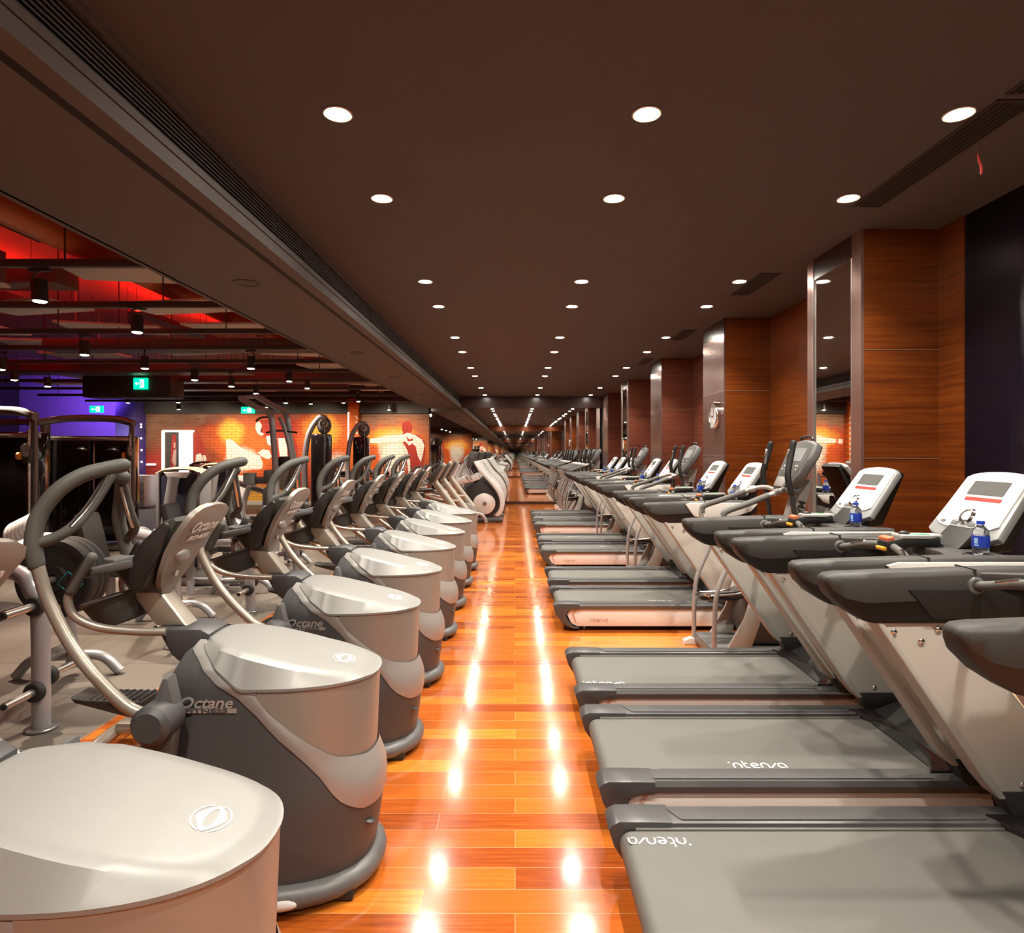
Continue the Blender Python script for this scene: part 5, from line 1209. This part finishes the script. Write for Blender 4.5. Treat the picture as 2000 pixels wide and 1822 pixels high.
# ================================================================ GYM MACHINES
def plate_disc(mb, c, r, th, axis='X', mi=0, hole=0.03):
    mb.lathe([(hole, -th / 2), (r * 0.30, -th / 2), (r * 0.34, -th * 0.28), (r * 0.80, -th * 0.28), (r * 0.84, -th / 2), (r * 0.96, -th / 2), (r, -th * 0.3), (r, th * 0.3), (r * 0.96, th / 2), (r * 0.84, th / 2), (r * 0.80, th * 0.28), (r * 0.34, th * 0.28), (r * 0.30, th / 2), (hole, th / 2)], c, axis, 40, mi, True)
def make_rack(label, loc, plates=False):
    """plate storage end of a plate loaded machine: tubular post with loading pegs"""
    t = thing('plate_loaded_machine', label, 'exercise machine', loc, 0, 'silver framed plate loaded machines')
    MB().tube([(0, 0, 0.01), (-0.01, 0, 0.70), (-0.05, 0, 0.82), (-0.14, 0.04, 0.90), (-0.42, 0.15, 0.94)], 0.048, 18, 6).build('post', 'rack_silver', t)
    MB().cyl((0, 0, 0), (0, 0, 0.018), 0.085, seg=28, bev=0.005).build('floor_flange', 'rack_dark', t)
    for (z, s_) in ((0.74, -1), (0.24, -1), (0.30, 1)):
        MB().cyl((0, s_ * 0.03, z), (0, s_ * 0.075, z), 0.058, seg=22, bev=0.008).build('rubber_stop', 'rubber_black', t)
        pg = MB().cyl((0, s_ * 0.07, z), (0, s_ * 0.27, z), 0.0235, seg=18, bev=0.003).build('loading_peg', 'steel', t)
        MB().cyl((0, s_ * 0.27, z), (0, s_ * 0.276, z), 0.017, seg=14).build('peg_cap', 'rubber_black', pg)
    MB().tube([(-0.42, 0.15, 0.94), (-0.56, 0.55, 0.88), (-0.50, 0.85, 0.55), (-0.45, 0.9, 0.06)], 0.045, 14, 6).build('frame_tube', 'rack_silver', t)
    MB().tube([(-0.01, 0, 0.35), (-0.3, 0.4, 0.28), (-0.45, 0.85, 0.22)], 0.04, 12, 5).build('cross_tube', 'rack_dark', t)
    MB().tube([(-0.45, 0.85, 0.16), (-0.25, 0.9, 0.14), (-0.12, 0.92, 0.02)], 0.035, 12, 5).build('foot', 'rack_silver', t)
    MB().tube([(-0.45, 0.85, 0.16), (-0.68, 0.82, 0.14), (-0.80, 0.8, 0.02)], 0.035, 12, 5).build('foot', 'rack_silver', t)
    MB().box((-0.95, 0.6, 0.55), (0.55, 0.30, 0.09), 0.035, rot=Matrix.Rotation(0.1, 3, 'Y')).build('seat_pad', 'black_plastic', t)
    MB().box((-1.14, 0.65, 0.82), (0.09, 0.30, 0.5), 0.035, rot=Matrix.Rotation(-0.25, 3, 'Y')).build('back_pad', 'black_plastic', t)
    MB().tube([(-0.93, 0.6, 0.5), (-0.93, 0.6, 0.05)], 0.04, 12, 1).build('seat_post', 'rack_silver', t)
    MB().tube([(-0.60, 0.60, 0.98), (-0.54, 0.72, 1.02), (-0.46, 0.74, 0.99), (-0.34, 0.76, 0.82), (-0.26, 0.76, 0.6)], 0.05, 14, 6, round_end=True).build('lever_arm', 'console_white', t)
    MB().tube([(-0.38, 0.14, 0.93), (-0.30, 0.26, 0.84), (-0.25, 0.36, 0.80), (-0.25, 0.72, 0.80)], 0.0235, 12, 4).build('storage_peg', 'steel', t)
    return t
RL = ['nearest, holding black weight plates', 'second one, behind the second elliptical', 'third one, behind the third elliptical', 'fourth one, behind the fifth elliptical']
rk = make_rack('silver plate loaded machine at the wood floor edge, ' + RL[0], (-2.80, 3.66, 0))
rk2 = dup(rk, (-2.86, 5.2, 0), 'silver plate loaded machine at the wood floor edge, ' + RL[1])
dup(rk, (-2.72, 6.36, 0), 'silver plate loaded machine at the wood floor edge, ' + RL[2])
dup(rk, (-2.9, 8.2, 0), 'silver plate loaded machine at the wood floor edge, ' + RL[3])
for q in [r for r in COL.objects if r.name.startswith('plate_loaded_machine.')]:
    for c in list(q.children):
        if c.name.startswith('lever_arm'): bpy.data.objects.remove(c)
wp = thing('weight_plate', 'black rubber weight plate marked 20 hanging behind the nearest silver post', 'weight plate', (-3.05, 4.12, 0.80))
mb = MB()
plate_disc(mb, (0, 0, 0), 0.265, 0.075, 'Y'); pb = mb.build('disc', 'rubber_black', wp)
text_mesh('lettering', '20', 0.075, 'gold_print', pb, Matrix.Translation((0.02, -0.0385, -0.19)) @ Matrix.Rotation(0.35, 4, 'Y') @ Matrix.Rotation(PI / 2, 4, 'X'), bold=0.001)
mb = MB(); mb.tube([(0.10, -0.035, 0.05), (0.20, -0.035, -0.03), (0.13, -0.035, -0.11), (0.03, -0.035, -0.03), (0.10, -0.035, 0.05)], 0.004, 6, 1); mb.build('teal_diamond', 'teal_print', pb)
for k in range(2):
    mb = MB(); plate_disc(mb, (0, 0, 0), 0.262, 0.05, 'Y')
    o = tag(mb.build('weight_plate', 'rubber_black', loc=(-3.05, 4.19 + 0.055 * k, 0.80)), 'black rubber weight plate, %s behind the plate marked 20' % ('directly', 'second')[k], 'weight plate')
# white coiled rope and bright white lever behind the first elliptical
mb = MB()
for k in range(6): mb.torus((-3.68 + k * 0.028, 4.55, 1.03 + k * 0.014), 0.085, 0.013, 'X', 24, 6)
tag(mb.build('coiled_rope', 'console_white'), 'white coiled rope left of the moving arm', 'rope')['kind'] = 'stuff'

def selector(label, loc, rz=0):
    t = thing('selector_machine', label, 'exercise machine', loc, rz, 'navy shrouded weight stack machines')
    MB().box((0, 0, 0.80), (0.42, 0.26, 1.20), 0.02).build('shroud', 'navy_shroud', t)
    for s_ in (-1, 1): MB().box((s_ * 0.225, 0, 0.80), (0.035, 0.30, 1.24), 0.01).build('side_frame', 'rack_silver', t)
    MB().tube([(-0.25, 0, 1.40), (-0.12, 0, 1.455), (0.12, 0, 1.455), (0.25, 0, 1.40)], 0.035, 12, 5, ru=4.2, rv=0.7).build('top_cover', 'tan_trim', t)
    MB().prism([(-0.14, 1.42), (0.14, 1.42), (0.09, 1.34), (-0.09, 1.34)], -0.19, -0.13, 'XZ', 0.008).build('badge', 'console_white', t)
    MB().tube([(0.0, -0.24, 1.36), (-0.06, -0.30, 0.7), (-0.12, -0.36, 0.02)], 0.058, 16, 3).build('post', 'rack_silver', t)
    MB().tube([(-0.06, -0.32, 0.62), (0.25, -0.5, 0.5), (0.55, -0.6, 0.42)], 0.04, 12, 4).build('arm', 'console_white', t)
    MB().box((0.65, -0.45, 0.50), (0.42, 0.32, 0.08), 0.03).build('seat_pad', 'black_plastic', t)
    MB().tube([(0.65, -0.45, 0.46), (0.65, -0.45, 0.02)], 0.035, 12, 1).build('seat_post', 'rack_silver', t)
    MB().box((0.2, -0.3, 0.05), (1.1, 0.10, 0.08), 0.015).box((-0.05, 0, 0.1), (0.5, 0.4, 0.2), 0.02).build('base_frame', 'rack_silver', t)
    return t
sm = selector('weight stack machine with dark navy shroud and tan top, behind the second elliptical', (-4.25, 7.95, 0))
sm.scale = (1.15, 1, 0.98)
dup(sm, (-5.4, 11.3, 0), 'weight stack machine with dark navy shroud, farther back beside the mural doorway', rz=0.2)
dup(sm, (-6.6, 13.2, 0), 'weight stack machine with dark navy shroud, farthest, in front of the purple column', rz=-0.1)

def cable_machine(label, loc, rz, w=1.25, hgt=2.15):
    t = thing('cable_machine', label, 'exercise machine', loc, rz, 'black gloss cable machines at the left')
    for s_ in (-1, 1):
        MB().box((s_ * w / 2, -0.25, hgt / 2), (0.075, 0.075, hgt), 0.012).build('post', 'rack_dark', t)
        gd = MB().cyl((s_ * w / 2, -0.36, 0.12), (s_ * w / 2, -0.36, hgt - 0.2), 0.02, seg=12).build('guide_rail', 'chrome', t)
        mb = MB()
        for k in range(18): mb.cyl((s_ * w / 2, -0.385, 0.3 + k * 0.1), (s_ * w / 2, -0.378, 0.3 + k * 0.1), 0.008, seg=8)
        o = mb.build('guide_hole', 'dark_void', gd); o['kind'] = 'stuff'
        ca = MB().box((s_ * w / 2, -0.40, hgt - 0.55), (0.09, 0.12, 0.22), 0.02).build('carriage', 'black_plastic', t)
        MB().lathe([(0.02, -0.015), (0.085, -0.015), (0.09, -0.008), (0.08, 0), (0.09, 0.008), (0.085, 0.015), (0.02, 0.015)], (s_ * w / 2 + 0.03, -0.48, hgt - 0.48), 'X', 24, closed=True).build('pulley', 'mid_grey', ca)
        MB().lathe([(0.02, -0.015), (0.05, -0.015), (0.05, 0.015), (0.02, 0.015)], (s_ * w / 2 - 0.05, -0.48, hgt - 0.56), 'X', 18, closed=True).build('pulley', 'orange_rubber', ca)
        MB().box((s_ * w * 0.25, 0.05, 1.02), (w * 0.46, 0.30, 1.80), 0.02).build('stack_shroud', 'black_gloss', t)
    MB().tube([(-w / 2 - 0.05, -0.3, hgt - 0.02), (-w / 4, -0.12, hgt + 0.06), (w / 4, -0.12, hgt + 0.06), (w / 2 + 0.05, -0.3, hgt - 0.02)], 0.05, 12, 6, rv=1.2).build('top_beam', 'rack_dark', t)
    MB().box((0, -0.1, hgt - 0.28), (w, 0.05, 0.06), 0.01).build('cross_bar', 'steel', t)
    MB().box((0, -0.1, 0.05), (w + 0.15, 0.7, 0.08), 0.02).build('base', 'rack_dark', t)
    return t
cm = cable_machine('black gloss cable machine at the left picture edge with chrome rails', (-7.25, 8.6, 0), 0.15, 1.3)
dup(cm, (-7.2, 10.6, 0), 'black gloss cable machine in front of the purple wall', rz=0.25)
dup(cm, (-9.3, 11.8, 0), 'black gloss cable machine farthest left behind the others', rz=-0.1)

# black column machines with silver arcs
def arc_tower(label, loc, rz):
    t = thing('pulley_tower', label, 'exercise machine', loc, rz, 'black pulley towers with silver arcs')
    MB().box((0, 0, 1.0), (0.30, 0.34, 1.95), 0.05, seg=3).build('stack_shroud', 'black_gloss', t)
    MB().tube([(-0.24, -0.1, 0.03), (-0.26, -0.1, 0.9), (-0.27, -0.1, 1.45), (-0.20, -0.1, 1.95), (-0.02, -0.1, 2.25), (0.12, -0.1, 2.25)], 0.05, 14, 6, ru=1.0).build('arc_frame', 'rack_silver', t)
    MB().sphere((0.08, -0.1, 2.12), 0.13, (1, 0.5, 1.2), 18).build('pulley_head', 'shell_grey', t)
    MB().lathe([(0.02, -0.015), (0.07, -0.015), (0.075, 0), (0.07, 0.015), (0.02, 0.015)], (0.10, -0.19, 2.16), 'Y', 22, closed=True).build('pulley', 'chrome', t)
    MB().cyl((0.12, -0.20, 2.1), (0.12, -0.20, 0.5), 0.005, seg=6).build('cable', 'steel', t)
    MB().tube([(0.15, 0, 1.3), (0.45, 0.0, 1.0), (0.7, 0.0, 0.8)], 0.035, 12, 4).build('lever', 'rack_silver', t)
    MB().box((0.35, 0, 0.05), (1.2, 0.4, 0.08), 0.02).build('base', 'rack_dark', t)
    MB().box((0.65, 0, 0.5), (0.35, 0.3, 0.08), 0.03).build('seat_pad', 'black_plastic', t)
    MB().cyl((0.65, 0, 0.05), (0.65, 0, 0.46), 0.035).build('seat_post', 'rack_silver', t)
    return t
at = arc_tower('tall black pulley tower with silver arc, before the middle of the mural', ((628 - CX) * 11.2 / F, 11.2, 0), 0)
dup(at, ((706 - CX) * 13.4 / F, 13.4, 0), 'tall black pulley tower with silver arc, beside the orange column')

# lat pulldown frame with two bent masts
lt = thing('lat_pulldown', 'tall lat pulldown machine with two bent silver masts in front of the mural', 'exercise machine', ((560 - CX) * 9.4 / F, 9.4, 0))
L0 = lt.location.x
def lp_(px, py, dd=0.0):
    d = 9.4 + dd; return ((px - CX) * d / F - L0, dd, H - (py - CY) * d / F)
for off, pts in ((0.0, [(540, 1060), (540, 960), (535, 870), (530, 818), (520, 803), (500, 795), (470, 777)]), (0.45, [(588, 1050), (580, 940), (567, 860), (560, 815), (548, 800), (530, 790), (500, 773)])):
    p3 = [lp_(a, b, off) for a, b in pts]; p3[0] = (p3[0][0], p3[0][1], 0.02)
    MB().tube(p3, 0.045, 14, 6).build('mast', 'rack_silver', lt)
MB().cyl(lp_(540, 1000, 0), lp_(588, 1000, 0.45), 0.04).build('cross_tube', 'rack_silver', lt)
MB().cyl(lp_(468, 777, 0.0), lp_(503, 774, 0.45), 0.03).build('top_cross', 'rack_silver', lt)
MB().tube([lp_(546, 815, .2), lp_(560, 850, .2), lp_(575, 930, .2)], 0.03, 12, 3).build('press_arm', 'rack_silver', lt)
MB().tube([lp_(500, 822, .2), lp_(512, 815, .2), lp_(535, 816, .2)], 0.016, 10, 4).build('bar', 'black_plastic', lt)
MB().tube([lp_(520, 845, .2), lp_(545, 841, .2), lp_(580, 845, .2)], 0.016, 10, 4).build('bar', 'black_plastic', lt)
MB().tube([lp_(568, 925, .2), lp_(559, 955, .2), lp_(556, 985, .2)], 0.03, 10, 3).build('seat_stem', 'rack_silver', lt)
MB().box(lp_(555, 905, .2), (0.16, 0.12, 0.22), 0.03).build('thigh_pad', 'black_plastic', lt)
MB().tube([lp_(466, 943, .1), lp_(500, 955, .1), lp_(545, 968, .1)], 0.045, 12, 3).build('side_beam', 'rack_dark', lt)
MB().box(lp_(488, 935, -.1), (0.17, 0.10, 0.18), 0.01).build('foot_plate', 'mid_grey', lt)
MB().box(lp_(512, 938, -.05), (0.30, 0.14, 0.10), 0.02).build('seat_pad', 'black_plastic', lt)
MB().box(lp_(530, 930, .0), (0.14, 0.30, 0.20), 0.03).build('seat_back', 'black_plastic', lt)
MB().box(lp_(528, 970, .0), (0.16, 0.25, 0.28), 0.03).build('lower_pad', 'rubber_black', lt)
MB().tube([lp_(487, 950, 0), lp_(475, 990, 0), (lp_(468, 1010, 0)[0], 0, 0.03)], 0.04, 12, 3).build('leg', 'rack_silver', lt)
# white boxy control units behind the second elliptical
tag(MB().box((0, 0, 0.62), (0.17, 0.14, 1.24), 0.02).build('white_cabinet', 'console_white', loc=((468 - CX) * 10.6 / F, 10.6, 0)), 'narrow white cabinet behind the handles of the second elliptical', 'cabinet')
# dumbbell rack near the mural
dk = thing('dumbbell_rack', 'low dumbbell rack in front of the right part of the mural', 'rack', (-4.2, 17.6, 0))
for k in range(3): MB().box((0, 0.1 * k, 0.35 + 0.3 * k), (1.8, 0.3, 0.04), 0.01).build('shelf', 'rack_dark', dk)
for s_ in (-1, 1): MB().prism([(-0.2, 0), (0.35, 0), (0.35, 1.05), (0.25, 1.05)], s_ * 0.9, s_ * 0.94, 'YZ', 0.01).build('side_frame', 'rack_silver', dk)
db = None
for k in range(3):
    for q in range(7):
        loc = (-4.2 - 0.75 + q * 0.25, 17.6 + 0.1 * k, 0.37 + 0.3 * k + 0.065)
        lab = 'black dumbbell on the %s shelf of the low rack' % ('lower', 'middle', 'top')[k]
        if db is None:
            db = thing('dumbbell', lab, 'dumbbell', loc, group='dumbbells on the %s shelf' % ('lower', 'middle', 'top')[k])
            for s_ in (-1, 1): MB().cyl((0, s_ * 0.06, 0), (0, s_ * 0.14, 0), 0.062, seg=16, bev=0.01).build('head', 'rubber_black', db)
            MB().cyl((0, -0.06, 0), (0, 0.06, 0), 0.016, seg=10).build('handle', 'chrome', db)
        else: dup(db, loc, lab, 'dumbbells on the %s shelf' % ('lower', 'middle', 'top')[k])
# heavy bag in front of the mural and a leg machine near the right part
# ================================================================ CAMERA
cam = bpy.data.cameras.new('camera'); co = bpy.data.objects.new('camera', cam); COL.objects.link(co)
co.location = (0, 0, H); co.rotation_euler = (PI / 2, 0, 0)
cam.sensor_fit = 'HORIZONTAL'; cam.sensor_width = 36.0; cam.lens = 36.0 * F / 2000.0
cam.shift_x = (1000 - CX) / 2000.0; cam.shift_y = -(911 - CY) / 2000.0
cam.clip_start = 0.05; cam.clip_end = 100
SC.camera = co
w = bpy.data.worlds.new('world'); w.use_nodes = True; SC.world = w
w.node_tree.nodes['Background'].inputs[0].default_value = (0.9, 0.6, 0.5, 1); w.node_tree.nodes['Background'].inputs[1].default_value = 0.0
vs = SC.view_settings
vs.view_transform = 'Standard'; vs.look = 'None'; vs.gamma = 1.0; vs.use_curve_mapping = False; vs.exposure = 0.25
SC.cycles.max_bounces = 14; SC.cycles.glossy_bounces = 12; SC.cycles.diffuse_bounces = 4; SC.cycles.transmission_bounces = 6
SC.cycles.sample_clamp_indirect = 30.0; SC.cycles.blur_glossy = 0.2
SC.cycles.use_denoising = True
SC.cycles.caustics_reflective = False; SC.cycles.caustics_refractive = False
